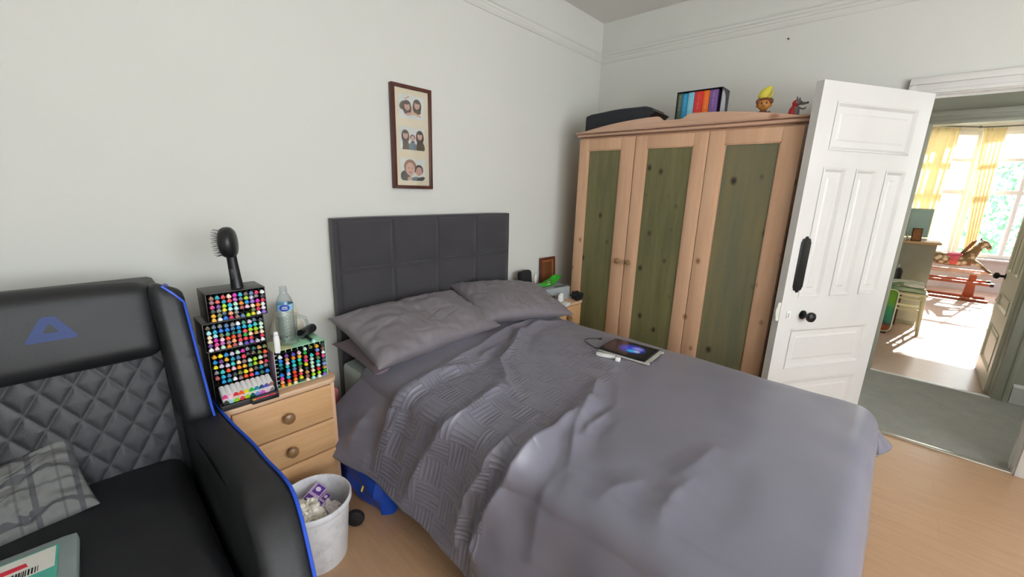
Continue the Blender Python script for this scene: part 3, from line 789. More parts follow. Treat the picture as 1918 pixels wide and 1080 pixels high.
def f_arm(s, b):
    out = arm_out(); t = B(); wd = .105
    prof = [(0, .022), (.006, .010), (.018, .002), (.035, 0), (.07, 0), (.088, .003), (.099, .011), (.105, .024)]   # across the arm: (x, inset)
    ctr = Vector((0, -.72, .35)); rings = []
    n = len(out)
    def smoothpath(pts, m=6):
        res = []
        for i in range(len(pts)-1):
            p0 = pts[max(i-1, 0)]; p1 = pts[i]; p2 = pts[i+1]; p3 = pts[min(i+2, len(pts)-1)]
            for k in range(m):
                t_ = k/m
                res.append(tuple(.5*((2*p1[a])+(-p0[a]+p2[a])*t_+(2*p0[a]-5*p1[a]+4*p2[a]-p3[a])*t_*t_+(-p0[a]+3*p1[a]-3*p2[a]+p3[a])*t_**3) for a in (0, 1)))
        res.append(pts[-1]); return res
    path = smoothpath(out)
    def nrm(i):
        a = path[max(i-1, 0)]; c = path[min(i+1, len(path)-1)]; d = Vector((c[0]-a[0], c[1]-a[1])).normalized()
        return Vector((d.y, -d.x))       # points inwards
    base_in = -3.135 if s > 0 else -3.765
    rows = []
    for i, (y, z) in enumerate(path):
        nn_ = nrm(i); nn_ = -nn_ if nn_.dot(Vector((-.72-y, .35-z))) < 0 else nn_
        row = []
        for px, ins in prof:
            yy, zz = y+nn_.x*ins, z+nn_.y*ins
            row.append(b.bm.verts.new((base_in+s*(px+flarex(y)*(.5+.5*px/.105)), yy, zz)))
        rows.append(row)
    for i in range(len(rows)-1):
        for k in range(len(prof)-1): b.bm.faces.new((rows[i][k], rows[i+1][k], rows[i+1][k+1], rows[i][k+1]))
    b.bm.faces.new([r[0] for r in rows]); b.bm.faces.new([r[-1] for r in rows][::-1])
    b.bm.faces.new(rows[0]); b.bm.faces.new(rows[-1][::-1])
    bmesh.ops.triangulate(b.bm, faces=[f for f in b.bm.faces if len(f.verts) > 8])
    f_arm.pipe = [(base_in+s*(.098+flarex(y)), y, z-.004 if i < 45 else z) for i, (y, z) in enumerate(path)]
    f_arm.pipe = []
    for i, (y, z) in enumerate(path):
        nn_ = nrm(i); nn_ = -nn_ if nn_.dot(Vector((-.72-y, .35-z))) < 0 else nn_
        f_arm.pipe.append((base_in+s*(.101+flarex(y)), y+nn_.x*.007, z+nn_.y*.007))
for s in (1, -1):
    w = cb(lambda b: f_arm(s, b), 'armrest', m_lea); P_ = f_arm.pipe[6:]
    cb(lambda b: b.tube(P_, .0048, 8), 'piping', m_blue, w)
def f_seat(b):
    def dsp(p):
        p = p.copy()
        if p.z > 0: p.z += .018*cos(p.x/.3*1.4)+.004*noise.noise(p*9)
        return p
    b.soft((.60, .86, .16), .05, 30, M=RT((-3.45, -.76, .385), radians(1.5)), disp=dsp)
cb(f_seat, 'seat_cushion', m_lea)
def f_base(b):
    b.box((-3.74, -1.16, .07), (-3.16, -.12, .31), .02)
cb(f_base, 'base', m_lea)
for s1 in (-1, 1):
    for yy in (-.2, -1.1):
        cb(lambda b: b.lathe([(.03, 0), (.03, .06), (.024, .075)], (-3.45+s1*.27, yy, 0), 14), 'foot', m_black)

# plaid cushion, clear package
def plaid():
    t = NT('plaid_fabric'); tc = t.coords(); sp = t.n('ShaderNodeSeparateXYZ'); t.l(tc, sp.inputs[0])
    def lines(s_, per, w, off=0):
        m_ = t.math('FLOORED_MODULO', t.math('ADD', s_, off), per); return t.math('LESS_THAN', m_, w)
    u, v = sp.outputs[0], sp.outputs[1]
    c = rgb(112, 113, 112)
    dark = t.math('MAXIMUM', lines(u, .085, .012), lines(v, .085, .012))
    dark2 = t.math('MAXIMUM', lines(u, .085, .006, .03), lines(v, .085, .006, .03))
    c = t.mix(t.math('MULTIPLY', dark, .6), c, rgb(50, 50, 62)); c = t.mix(t.math('MULTIPLY', dark2, .4), c, rgb(60, 62, 66))
    st = t.math('MULTIPLY', lines(u, .02, .009), t.math('MULTIPLY', t.math('GREATER_THAN', u, .02), t.math('MULTIPLY', t.math('LESS_THAN', u, .10), t.math('MULTIPLY', t.math('LESS_THAN', v, -.105), t.math('GREATER_THAN', v, -.15)))))
    c = t.mix(st, c, rgb(205, 205, 200))
    t.setb(**{'Base Color': c, 'Roughness': .9}); t.bump(t.noise(tc, 500, 2), .3, .002); return t.m
m_plaid = plaid()
cu = pillow('cushion', 'dark grey plaid scatter cushion leaning in the corner of the black armchair', (-3.615, -.425, .545), (.40, .25, .09), radians(40), radians(-9), radians(3), 9.3, m_plaid)
cu['category'] = 'cushion'
m_clear = mat('frosted_clear_plastic', (190, 205, 205), .2, var=.02, Transmission_Weight=.55, IOR=1.3, Alpha=1.0)
pk = thing('plastic_case', 'clear plastic case with a red and teal printed card lying on the armchair seat', 'plastic case', (-3.600, -.775, .487), radians(-2))
b = B(); b.soft((.30, .30, .032), .014, 10, M=RT((0, 0, .017))); b.obj('case', m_clear, pk)
b = B(); b.box((-.125, -.125, .0335), (.115, .115, .0350)); cd = b.obj('card', mat('teal_card', (86, 178, 160), .5, var=.04), pk)
b = B()
b.mi = 0; b.box((-.12, .03, .0352), (.11, .11, .0356))
b.obj('white_panel', mat('white_card', (226, 224, 216), .5, var=.02), cd)
b = B()
b.prism([(-.115, .045), (.0, .062), (.005, .085), (-.115, .078)], 2, .0357, .0361); b.prism([(.015, .066), (.065, .068), (.06, .084), (.02, .084)], 2, .0357, .0361)
b.obj('red_print', mat('red_print', (206, 52, 70), .5, var=.1), cd)
b = B()
rs = random.Random(3); x = .0
while x < .085:
    w_ = rs.choice((.0012, .002, .003)); b.box((x, .034, .0357), (x+w_, .056, .0361)); x += w_+rs.choice((.0015, .0025))
b.obj('barcode', m_black, cd)

# ------------------------------------------------------------------ marker racks and marker pens
m_rack = mat('black_rack_plastic', (44, 43, 42), .35, var=.04, bump=.05)
m_pen = mat('black_marker_barrel', (16, 16, 18), .3, var=.02)
m_penw = mat('white_marker_barrel', (226, 224, 224), .35, var=.01)
PAL = dict(brown=(150,104,86), teal=(24,150,170), red=(214,52,60), cream=(246,222,190), magenta=(204,30,168), cyan=(24,178,206), taupe=(104,92,78), steel=(84,124,168),
 crimson=(206,40,84), white=(234,236,240), mauve=(150,116,118), salmon=(226,92,92), coral=(232,70,84), orchid=(206,104,190), slate=(96,112,134), mint=(190,226,204), lilac=(206,196,216), grey=(134,136,140),
 charcoal=(66,66,66), purple=(114,72,146), lime=(168,216,30), orange=(244,140,26), blue=(34,124,222), violet=(146,112,206), olive=(108,126,74), yellow=(232,220,30), aqua=(172,230,232), rose=(186,92,92),
 pink=(242,196,212), amber=(238,180,44), peach=(240,168,120), navy=(34,66,130), green=(36,174,70), seagreen=(76,150,124), tan=(206,154,100), indigo=(84,80,180), periwinkle=(132,150,224), cerulean=(20,142,210), scarlet=(238,86,28), turquoise=(52,200,196), fuchsia=(226,70,140), pine=(24,98,92), gold=(232,170,30))
WORD = dict(steel='steel blue', slate='slate grey', mint='mint green', seagreen='sea green', pine='dark teal')
capmesh = {}
def cap_geo(b, y0, y1, r):
    # rounded triangle end of the cap, tapering
    pts = []
    for k in range(18):
        a = 2*pi*k/18+pi/2; rr = r*(1+.13*cos(3*(a-pi/2)))
        pts.append((rr*cos(a), rr*sin(a)))
    rings = []
    for sc, y in ((1, y1), (1.0, y0+.002), (.86, y0+.0004), (.45, y0), (.40, y0+.0012)):
        rings.append([b.bm.verts.new((x*sc, y, z*sc)) for x, z in pts])
    for i in range(len(rings)-1):
        for k in range(18): b.bm.faces.new((rings[i][k], rings[i][(k+1) % 18], rings[i+1][(k+1) % 18], rings[i+1][k]))
    b.bm.faces.new(rings[0]); b.bm.faces.new(rings[-1])
def cap_mesh(c, big=False):
    if (c, big) in capmesh: return capmesh[(c, big)]
    b = B(); cap_geo(b, -.0, .0105, .0072 if not big else .0088)
    mt = mat('cap_'+c, PAL[c], .35, var=.0)
    o = b.obj('cap', mt); me = o.data; bpy.data.objects.remove(o); capmesh[(c, big)] = me; return me
b = B(); b.tube([(0, .009, 0), (0, .0125, 0), (0, .03, 0), (0, .118, 0)], [.0055, .0066, .0068, .0068], 12); o_ = b.obj('m', m_pen); body_b = o_.data; bpy.data.objects.remove(o_)
b = B(); b.tube([(0, .008, 0), (0, .014, 0), (0, .04, 0), (0, .105, 0)], [.0085, .0092, .0092, .0085], 14); o_ = b.obj('m', m_penw); body_w = o_.data; bpy.data.objects.remove(o_)
ORD = ['top', 'second', 'third', 'fourth', 'fifth', 'sixth', 'seventh', 'eighth', 'ninth', 'tenth']
def marker(c, M_, label, group, big=False):
    o = bpy.data.objects.new('marker_pen', body_w if big else body_b); COL.objects.link(o); o.matrix_world = M_
    tag(o, label, 'marker pen', group)
    k = bpy.data.objects.new('cap', cap_mesh(c, big)); COL.objects.link(k); k.parent = o
    return o
def rack(name, label, cxl, cxr, yf, zb, zt, depth, m_, ry=0):
    """open-fronted box of thin walls with a lattice inside"""
    t = thing(name, label, 'marker rack', ((cxl+cxr)/2, yf+depth/2, zb), 0); w = (cxr-cxl)/2; d = depth/2; h = zt-zb; k = .003
    b = B()
    b.box((-w, -d, 0), (w, d, k), .0008); b.box((-w, -d, h-k), (w, d, h), .0008); b.box((-w, -d, k), (-w+k, d, h-k), .0008); b.box((w-k, -d, k), (w, d, h-k), .0008); b.box((-w+k, d-k, k), (w-k, d, h-k))
    b.obj('shell', m_, t)
    return t, w, d, h
def lattice(t, w, d, h, nc, nr, m_, y0=.012, y1=.05, th=.0012):
    b = B()
    for i in range(1, nc): x = -w+2*w*i/nc; b.box((x-th/2, -d+y0, .003), (x+th/2, -d+y1, h-.003))
    for j in range(1, nr): z = h*j/nr; b.box((-w+.003, -d+y0, z-th/2), (w-.003, -d+y1, z+th/2))
    b.obj('divider_grid', m_, t, smooth=False)
TOPR = ["brown teal red cream magenta cyan taupe steel crimson white", "mauve salmon teal coral orchid slate lime lilac grey charcoal", "fuchsia purple lime cyan mint orange cerulean violet magenta crimson",
 "charcoal grey yellow aqua aqua rose pink cream orange white", "amber olive slate peach grey - - olive crimson white", "amber white blue crimson mauve steel lime yellow white violet"]
MIDR = ["taupe slate grey steel grey white seagreen lilac slate charcoal", "aqua cyan blue blue steel cerulean cyan cyan turquoise mint", "cream aqua olive seagreen pine teal coral lime lime mint",
 "cream magenta pink scarlet scarlet rose green cream tan cream", "purple fuchsia orchid mauve peach coral coral red - crimson", "white pink mint orange rose lilac indigo violet lilac white"]
LOWR = ["gold yellow cerulean lilac mint magenta grey pine tan olive", "cerulean purple amber teal steel coral charcoal taupe olive scarlet", "yellow lilac lilac turquoise cream mauve mint lime mint mauve",
 "grey turquoise scarlet pink orange amber seagreen lime peach crimson", "rose cyan steel charcoal olive yellow peach taupe teal grey", "- cerulean teal white mauve scarlet coral blue pine blue"]
rj = random.Random(11)
def fill(rows, where, group, cxl, cxr, yf, zb, zt, sx=0, proud=.014):
    nc = 10; nr = len(rows); P = (cxr-cxl-.012)/nc
    for j, r_ in enumerate(rows):
        for i, c in enumerate(r_.split()):
            if c == '-': continue
            x = cxl+.006+P*(i+.5)+sx*(j/nr); z = zt-.007-(zt-zb-.012)*(j+.5)/nr+rj.uniform(-.0008, .0008)
            pr = proud+rj.uniform(-.003, .004)
            if c in ('charcoal', 'slate', 'taupe', 'grey') and rj.random() < .35: pr -= .012
            M_ = Matrix.Translation((x, yf-pr, z)) @ Matrix.Rotation(radians(rj.uniform(-1.2, 1.2)), 4, 'Z') @ Matrix.Rotation(radians(-2+rj.uniform(-1, 1)), 4, 'X')
            marker(c, M_, '%s capped marker, %s row, %s from left in the %s' % (WORD.get(c, c), ORD[j], ORD[i].replace('top', 'first'), where), group)
NZ = .622
RK = [(-3.066, -2.872, .645, .752), (-3.062, -2.868, .752, .856), (-3.046, -2.856, .858, .972)]
RK = [(-3.060, -2.866, NZ+.045+.004, .744, ), (-3.060, -2.866, .744, .868), (-3.046, -2.852, .868, .992)]
# stack heights measured on the photograph: tray .622-.665, then three racks
zs_ = [.622, .728, .834, .943, 1.052]
tx0, tx1 = -3.062, -2.868
YF = -.352
tr, w, d, h = rack('marker_rack', 'black marker rack at the bottom of the stack, behind the tray of white pens', tx0, tx1, YF, zs_[0]+.0, zs_[2]-.0, .13, m_rack)
tr['label'] = 'lowest black marker rack, just behind the tray of thick white pens'
lattice(tr, w, d, h, 10, 9, m_rack)
# lowest rack is filled from its top down to the level of the tray
fill(LOWR, 'lowest black rack', 'markers in the lowest black rack', tx0, tx1, YF, zs_[0]+.075, zs_[2])
tr, w, d, h = rack('marker_rack', 'middle black marker rack of the three stacked on the bedside chest', tx0-.006, tx1-.002, YF, zs_[2]+.001, zs_[3], .13, m_rack); lattice(tr, w, d, h, 10, 6, m_rack)
fill(MIDR, 'middle black rack', 'markers in the middle black rack', tx0-.006, tx1-.002, YF, zs_[2], zs_[3])
tr, w, d, h = rack('marker_rack', 'topmost black marker rack with the hairbrush standing on it', tx0+.016, tx1+.014, YF, zs_[3]+.001, zs_[4], .13, m_rack); lattice(tr, w, d, h, 10, 6, m_rack)
fill(TOPR, 'topmost black rack', 'markers in the topmost black rack', tx0+.016, tx1+.014, YF, zs_[3], zs_[4])
# tray of thick white pens in front
tray = thing('pen_tray', 'low black tray holding thick white barrelled pens in front of the racks', 'pen tray', ((tx0+tx1)/2, YF-.043, NZ))
b = B(); w = (tx1-tx0)/2-.001
b.box((-w, -.026, 0), (w, .028, .003)); b.box((-w, -.028, 0), (w, -.026, .022), .0006); b.box((-w, -.028, 0), (-w+.003, .028, .03)); b.box((w-.003, -.028, 0), (w, .028, .03)); b.box((.004, -.0285, 0), (.007, .028, .024))
b.obj('tray_body', m_rack, tray)
TR = ["fuchsia pink red scarlet yellow green teal navy indigo brown", "charcoal aqua lime coral lime pine periwinkle orchid pink grey"]
for j, r_ in enumerate(TR):
    for i, c in enumerate(r_.split()):
        x = tx0+.012+(tx1-tx0-.022)*(i+.5)/10; z = NZ+.052-.0195*j
        M_ = Matrix.Translation((x, YF-.082+.018*j-.018, z-.002)) @ Matrix.Rotation(radians(22), 4, 'X')
        M_ = Matrix.Translation((x, YF-.060-.007*j, z-.004+.012*(1-j)*0)) @ Matrix.Rotation(radians(24), 4, 'X') @ Matrix.Scale(.52, 4, (0, 1, 0))
        marker(c, M_, '%s tipped thick white pen, %s row, %s from left in the low tray' % (WORD.get(c, c), ('upper', 'lower')[j], ORD[i].replace('top', 'first')), 'thick white pens in the tray', True)
pb = thing('pen_case', 'small black flip case of thin coloured pens at the front of the tray', 'pen case', (tx1-.052, YF-.076, NZ))
b = B(); b.box((-.046, -.006, 0), (.05, .006, .024), .001); b.obj('case', m_rack, pb)
for k, c in enumerate('amber coral coral coral fuchsia crimson coral charcoal'.split()):
    b = B(); b.tube([(0, 0, 0), (.010, 0, 0)], .0028, 10); o = b.obj('thin_pen', mat('pen_'+c, PAL[c], .4, var=0))
    o.location = (tx1-.052-.042+.0115*k, YF-.0855, NZ+.0185); tag(o, '%s thin pen, %s from left in the small black case' % (c, ORD[k].replace('top', 'first')), 'pen', 'thin pens in the small case')
b = B(); b.box((tx1-.096, YF-.0885, NZ), (tx1-.004, YF-.083, NZ+.015), .0008); o = b.obj('case_lid', m_black, None)
for v in o.data.vertices: v.co -= pb.location
o.parent = pb

# green and cream rack
m_rackg = mat('pale_green_rack_plastic', (150, 205, 170), .3, var=.05)
m_rackc = mat('olive_rack_plastic', (182, 184, 130), .35, var=.04)
gx0, gx1, gz0, gz1 = -2.858, -2.652, NZ, NZ+.165
GY = -.375
tg = thing('marker_rack', 'pale green open marker rack beside the stack, under the glass mug', 'marker rack', ((gx0+gx1)/2, GY+.065, NZ))
w = (gx1-gx0)/2; d = .065; h = gz1-gz0; k = .003
b = B(); b.box((-w+.078, -d, h-k), (w, d, h), .0008); b.box((w-k, -d, 0), (w, d, h-k)); b.box((-w, -d, 0), (w, d, k)); b.box((-w, d-k, k), (w-k, d, h-k)); b.obj('shell', m_rackg, tg)
b = B(); b.box((-w, -d, h-k), (-w+.078, d, h), .0008); b.obj('lid_half', m_rackc, tg)
b = B(); b.box((-w, -d, k), (-w+k, d, h-k)); b.obj('side_wall', mat('pink_tinted_plastic', (196, 168, 190), .3, var=.03), tg)
b = B()
for i in range(1, 9): x = -w+2*w*i/9; b.box((x-.0007, -d+.01, .003), (x+.0007, -d+.05, h-.003))
for j in range(1, 9): z = h*j/9; b.box((-w+.003, -d+.01, z-.0007), (w-.003, -d+.05, z+.0007))
b.obj('divider_grid', m_black, tg, smooth=False)
b = B()
for j in range(1, 9): z = h*j/9; b.box((-w+.001, -d-.001, z-.0012), (-w+.012, -d+.003, z+.0012)); 
for i in range(1, 9): x = -w+2*w*i/9; b.box((x-.0012, -d-.001, h-.013), (x+.0012, -d+.003, h-.001))
b.obj('lattice_stubs', m_rackg, tg, smooth=False)
GC = ["- white blue teal pine - blue fuchsia peach orange", "- purple tan pink turquoise cerulean lilac cyan red amber", "- indigo orange cyan turquoise steel scarlet red orange cream", "- pink amber turquoise green taupe cream coral yellow -",
 "mint green salmon fuchsia yellow charcoal tan brown cream -", "olive - turquoise mint mint mint cream lime aqua -", "gold periwinkle coral olive turquoise aqua red lime white -", "charcoal brown white fuchsia slate periwinkle tan green violet -"]
for i, c_ in enumerate(GC):
    for j, c in enumerate(c_.split()):
        if c == '-': continue
        n_ = 10 if i < 4 else 9
        x = gx0+.014+(gx1-gx0-.022)*(i+.25)/7.6; z = gz1-.004-(gz1-gz0-.008)*(j+(.35 if i < 4 else .65))/n_*(1.0 if i < 4 else .99)
        M_ = Matrix.Translation((x, GY-.016+rj.uniform(-.003, .004), z)) @ Matrix.Rotation(radians(rj.uniform(-1.2, 1.2)), 4, 'Z')
        marker(c, M_, '%s capped marker, %s column from left, %s down in the pale green rack' % (WORD.get(c, c), ORD[i].replace('top', 'first'), ORD[j].replace('top', 'first')), 'markers in the pale green rack')

# hot-air hairbrush standing on the racks
hb = thing('hairbrush', 'black round-headed bristle hairbrush standing upright on the marker racks', 'hairbrush', (-2.936, -.300, 1.052), radians(-28))
b = B(); L_ = [(-.002*k, 0, .0) for k in range(1)]
b.tube([(.004, 0, 0), (.003, 0, .01), (.002, 0, .04), (.0, 0, .075), (-.002, 0, .115), (-.003, 0, .128)], [.0215, .0205, .0185, .0175, .0165, .0175], 20); b.obj('handle', m_black, hb)
MH = RT((-.006, .0, .172), 0, radians(-2), 0) @ Matrix.Scale(1.12, 4)
b = B(); b.lathe([(0, -.024), (.030, -.024), (.040, -.018), (.0445, -.008), (.0450, .004), (.043, .012), (.036, .019), (.02, .023), (0, .024)], M=MH @ Matrix.Rotation(radians(90), 4, 'Y') @ Matrix.Scale(1.15, 4, (1, 0, 0)), seg=30)
hd = b.obj('head', m_black, hb)
b = B(); rs = random.Random(5); MB_ = MH @ Matrix.Rotation(radians(90), 4, 'Y')
for rr_, n_ in ((.008, 5), (.018, 10), (.028, 16), (.037, 22)):
    for k in range(n_):
        a = 2*pi*k/n_; p = Vector((rr_*cos(a)*1.12, rr_*sin(a), -.022)); q = Vector((rr_*cos(a)*1.22, rr_*sin(a)*1.1, -.038))
        b.tube([MB_ @ p, MB_ @ q], [.0011, .0008], 5)
b.obj('bristles', m_black, hd)
b = B(); b.box((-.006, -.0186, .035), (.006, -.0165, .075), .001, M=RT((.004, 0, 0), 0, radians(-6), 0)); b.obj('switch', mat('dark_grey_plastic', (50, 52, 58), .3), hb)

# clear bottle, glass mug, lampshade, black tube, white marker
def glassm(name, tint=(1, 1, 1, 1), rough=.02, ior=1.45, a=.3):
    """thin clear wall: mostly see-through, with reflections stronger at grazing angles"""
    t = NT(name); t.t.nodes.remove(t.b)
    tr = t.n('ShaderNodeBsdfTransparent'); tr.inputs[0].default_value = tint
    gl = t.n('ShaderNodeBsdfGlossy'); gl.inputs['Roughness'].default_value = rough
    lw = t.n('ShaderNodeLayerWeight'); lw.inputs[0].default_value = .5
    mx = t.n('ShaderNodeMixShader'); f = t.math('ADD', t.math('MULTIPLY', t.math('POWER', lw.outputs['Facing'], 2.5), .75), .06, clamp=True)
    t.l(f, mx.inputs[0]); t.l(tr.outputs[0], mx.inputs[1]); t.l(gl.outputs[0], mx.inputs[2]); t.l(mx.outputs[0], t.t.nodes['Material Output'].inputs[0])
    return t.m
m_pet = glassm('clear_bottle_plastic', (.90, .94, .96, 1), .08, 1.5)
m_glass = glassm('clear_mug_glass', (.84, .88, .88, 1), .02, 1.55)
zt = gz1+.0005
mg = thing('glass_mug', 'clear glass beer mug with a handle on the pale green rack', 'mug', (-2.778, -.312, zt), radians(-20))
b = B(); R0 = .040
b.lathe([(0, 0), (R0-.004, 0), (R0, .006), (R0, .012), (R0-.002, .02), (R0-.001, .05), (R0, .125), (R0+.001, .128)], seg=32, closed=True)
b.obj('mug_body', m_glass, mg)
b = B(); b.tube([(R0-.002, 0, .108), (R0+.012, 0, .112), (R0+.03, 0, .104), (R0+.036, 0, .085), (R0+.036, 0, .05), (R0+.027, 0, .03), (R0+.012, 0, .02), (R0-.002, 0, .022)], .0062, 10); b.obj('handle', m_glass, mg)
bt = thing('water_bottle', 'clear ribbed plastic water bottle with a blue label standing inside the glass mug', 'bottle', (-2.778, -.312, zt+.0145), radians(-20))
r0 = .0315; prof = [(0, 0), (r0-.006, 0), (r0-.001, .006)]
for k in range(8): z = .012+k*.0145; prof += [(r0, z), (r0, z+.008), (r0-.0012, z+.0115)]
prof += [(r0, .132), (r0, .162), (r0-.002, .170), (r0-.007, .185), (r0-.014, .197), (.0135, .205), (.0130, .212), (.0150, .213), (.0150, .217), (.0130, .218), (.0130, .232), (0, .2325)]
b = B(); b.lathe(prof, seg=30); b.obj('bottle_body', m_pet, bt)
b = B(); b.lathe([(r0+.0006, .134), (r0+.0006, .160)], seg=30, closed=True); lb = b.obj('label', mat('pale_blue_label', (150, 196, 226), .4, var=.04), bt)
b = B()
pts = [(r0*1.03*cos(radians(-90+a)), r0*1.03*sin(radians(-90+a))) for a in range(-36, 37, 6)]
n_ = len(pts); V = []
for k, (x, y) in enumerate(pts):
    q = (k/(n_-1))*2-1; hh = .0135*sqrt(max(0, 1-q*q))+.0006; V += [(x, y, .147-hh), (x, y, .147+hh)]
b.add(V, [(2*k, 2*k+2, 2*k+3, 2*k+1) for k in range(n_-1)], RT(rz=radians(0)))
b.obj('blue_oval', mat('blue_label_oval', (28, 72, 170), .4, var=.02), lb)
b = B()
for zz, wdt in ((.151, 16), (.144, 20)):
    for k in range(-wdt, wdt, 7):
        a0, a1 = radians(-90+k), radians(-90+k+4.5); r_ = r0*1.045
        b.add([(r_*cos(a0), r_*sin(a0), zz-.002), (r_*cos(a1), r_*sin(a1), zz-.002), (r_*cos(a1), r_*sin(a1), zz+.002), (r_*cos(a0), r_*sin(a0), zz+.002)], [(0, 1, 2, 3)])
b.obj('white_lettering', m_white, lb)
lm_ = thing('table_lamp', 'small cream cone-shaded table lamp behind the bottle by the wall', 'lamp', (-2.715, -.115, NZ))
b = B(); b.lathe([(0, 0), (.045, 0), (.045, .008), (.012, .014), (.009, .03), (.009, .15), (0, .15)]); b.obj('base', mat('grey_lamp_metal', (120, 120, 118), .3, metal=.5), lm_)
b = B(); b.lathe([(.072, .150), (.074, .152), (.036, .285), (.034, .285)], seg=36, closed=True); b.lathe([(.072, .150), (.070, .152), (.033, .284), (.034, .285)], seg=36, closed=True); b.obj('lamp_shade', mat('cream_shade', (226, 218, 200), .8, var=.01), lm_)
b = B(); b.tube([(-.045, 0, 0), (-.044, 0, 0), (.040, 0, 0), (.048, 0, 0)], [.018, .0205, .0205, .018], 22); sp_ = b.obj('black_canister', m_black)
sp_.location = (-2.685, -.268, gz1+.0205); sp_.rotation_euler = (0, 0, radians(38)); tag(sp_, 'black cylinder lying on the pale green rack beside the mug', 'canister')
b = B(); b.tube([(0, 0, 0), (0, .012, 0), (0, .10, 0)], [.0055, .0062, .0062], 12)
o = b.obj('marker_pen', m_pen); o.location = (-2.700, -.372, gz1+.0068); tag(o, 'pale capped black marker lying loose on top of the pale green rack', 'marker pen')
kk = bpy.data.objects.new('cap', cap_mesh('aqua')); COL.objects.link(kk); kk.parent = o; kk.location = (0, -.009, 0)
b = B(); b.soft((.022, .016, .074), .006, 4, M=RT((0, 0, .037))); b.soft((.016, .014, .02), .005, 3, M=RT((0, 0, .080)))
o = b.obj('correction_pen', m_white); o.location = (-2.8485, -.400, NZ+.1665); tag(o, 'white upright plastic tube at the corner of the pale green rack', 'plastic tube')

# ------------------------------------------------------------------ picture frame with three photographs
m_fr = wood('mahogany_frame', rgb(92, 44, 32), rgb(58, 26, 20), 2, None, rough=.3)
pf = thing('picture_frame', 'dark mahogany wall frame holding three family photographs one above another', 'picture frame', (-1.9385, -.0, 1.706))
w, h, fw_ = .1285, .2735, .0185
b = B(); t_ = .032
for sx in (-1, 1): b.prism([(sx*w, -h), (sx*(w-fw_), -h+fw_), (sx*(w-fw_), h-fw_), (sx*w, h)], 1, -t_, -.002, bev=.002)
for sz in (-1, 1): b.prism([(-w, sz*h), (-w+fw_, sz*(h-fw_)), (w-fw_, sz*(h-fw_)), (w, sz*h)], 1, -t_, -.002, bev=.002)
b.box((-w+.004, -.012, -h+.004), (w-.004, -.002, h-.004)); b.obj('frame', m_fr, pf)
b = B(); b.box((-w+fw_-.002, -.020, -h+fw_-.002), (w-fw_+.002, -.012, h-fw_+.002)); b.obj('mount', mat('cream_mount', (222, 210, 184), .8, var=.01), pf)
PH = {k: mat('photo_'+k, v, .4, var=.03) for k, v in dict(bg=(214, 216, 212), hair=(74, 58, 48), skin=(206, 164, 146), dark=(54, 52, 48), tee=(96, 116, 124), ginger=(146, 108, 78), lips=(166, 92, 88), top=(92, 78, 60)).items()}
PHL = list(PH)
def photo(zc, shapes):
    b = B(); b.mi = 0; b.box((-.083, -.0212, zc-.0605), (.083, -.020, zc+.0605)); 
    for i, (k, cx_, cz_, rx_, rz_, a) in enumerate(shapes):
        b.mi = PHL.index(k); y = -.0213-.00012*(i+1); ca, sa = cos(radians(a)), sin(radians(a)); vs = []
        for q in range(22):
            u, v = rx_*cos(2*pi*q/22), rz_*sin(2*pi*q/22); x = cx_+u*ca-v*sa; z = cz_+u*sa+v*ca
            vs.append((max(-.0825, min(.0825, x)), y, zc+max(-.06, min(.06, z))))
        b.add(vs, [tuple(range(22))])
    o = b.obj('photograph', [PH[k] for k in PHL], pf, smooth=False, recalc=False)
def face(cx_, cz_, r, hairc='hair', a=0, lng=False):
    s = []
    if lng: s += [(hairc, cx_, cz_-r*.5, r*1.35, r*1.9, a)]
    s += [(hairc, cx_, cz_+r*.25, r*1.15, r*1.15, a), ('skin', cx_, cz_-r*.1, r*.82, r*1.02, a)]
    if lng: s += [(hairc, cx_, cz_+r*.62, r*.85, r*.32, a)]
    s += [('dark', cx_-r*.32, cz_+r*.08, r*.1, r*.07, a), ('dark', cx_+r*.32, cz_+r*.08, r*.1, r*.07, a), ('lips', cx_, cz_-r*.55, r*.28, r*.09, a)]
    return s
photo(.165, [('top', -.05, .005, .03, .022, 30), ('top', -.062, -.004, .016, .014, 0), ('skin', -.03, .045, .02, .004, 30)]+face(-.030, .004, .021, lng=True, a=8)+face(.034, .016, .021, lng=True, a=-8)+[('skin', -.012, -.035, .032, .007, 12), ('skin', .03, -.035, .03, .007, -16), ('skin', .0, -.02, .006, .022, 0), ('top', .04, -.02, .018, .012, 0)])
photo(.0, [('top', -.045, -.045, .026, .032, 0), ('top', .052, -.045, .030, .036, 0), ('tee', .0, -.045, .026, .028, 0)]+face(-.046, .018, .019, lng=True)+face(.0, .002, .015)+face(.048, .020, .020, lng=True)+[('bg', -.072, -.04, .006, .018, 0), ('dark', .0, -.016, .012, .004, 0)])
photo(-.168, [('dark', -.052, -.035, .032, .03, 0), ('tee', .02, -.052, .035, .014, 0), ('dark', .05, -.052, .03, .012, 20)]+face(-.020, .006, .036, 'ginger', 6)+face(.038, -.006, .025, 'hair', -10)+[('skin', -.026, -.048, .016, .010, 30)])
b = B(); b.box((-w+fw_, -.0245, -h+fw_), (w-fw_, -.0235, h-fw_)); b.obj('glazing', glassm('picture_glass', (.98, .98, .98, 1), .05, 1.25), pf)

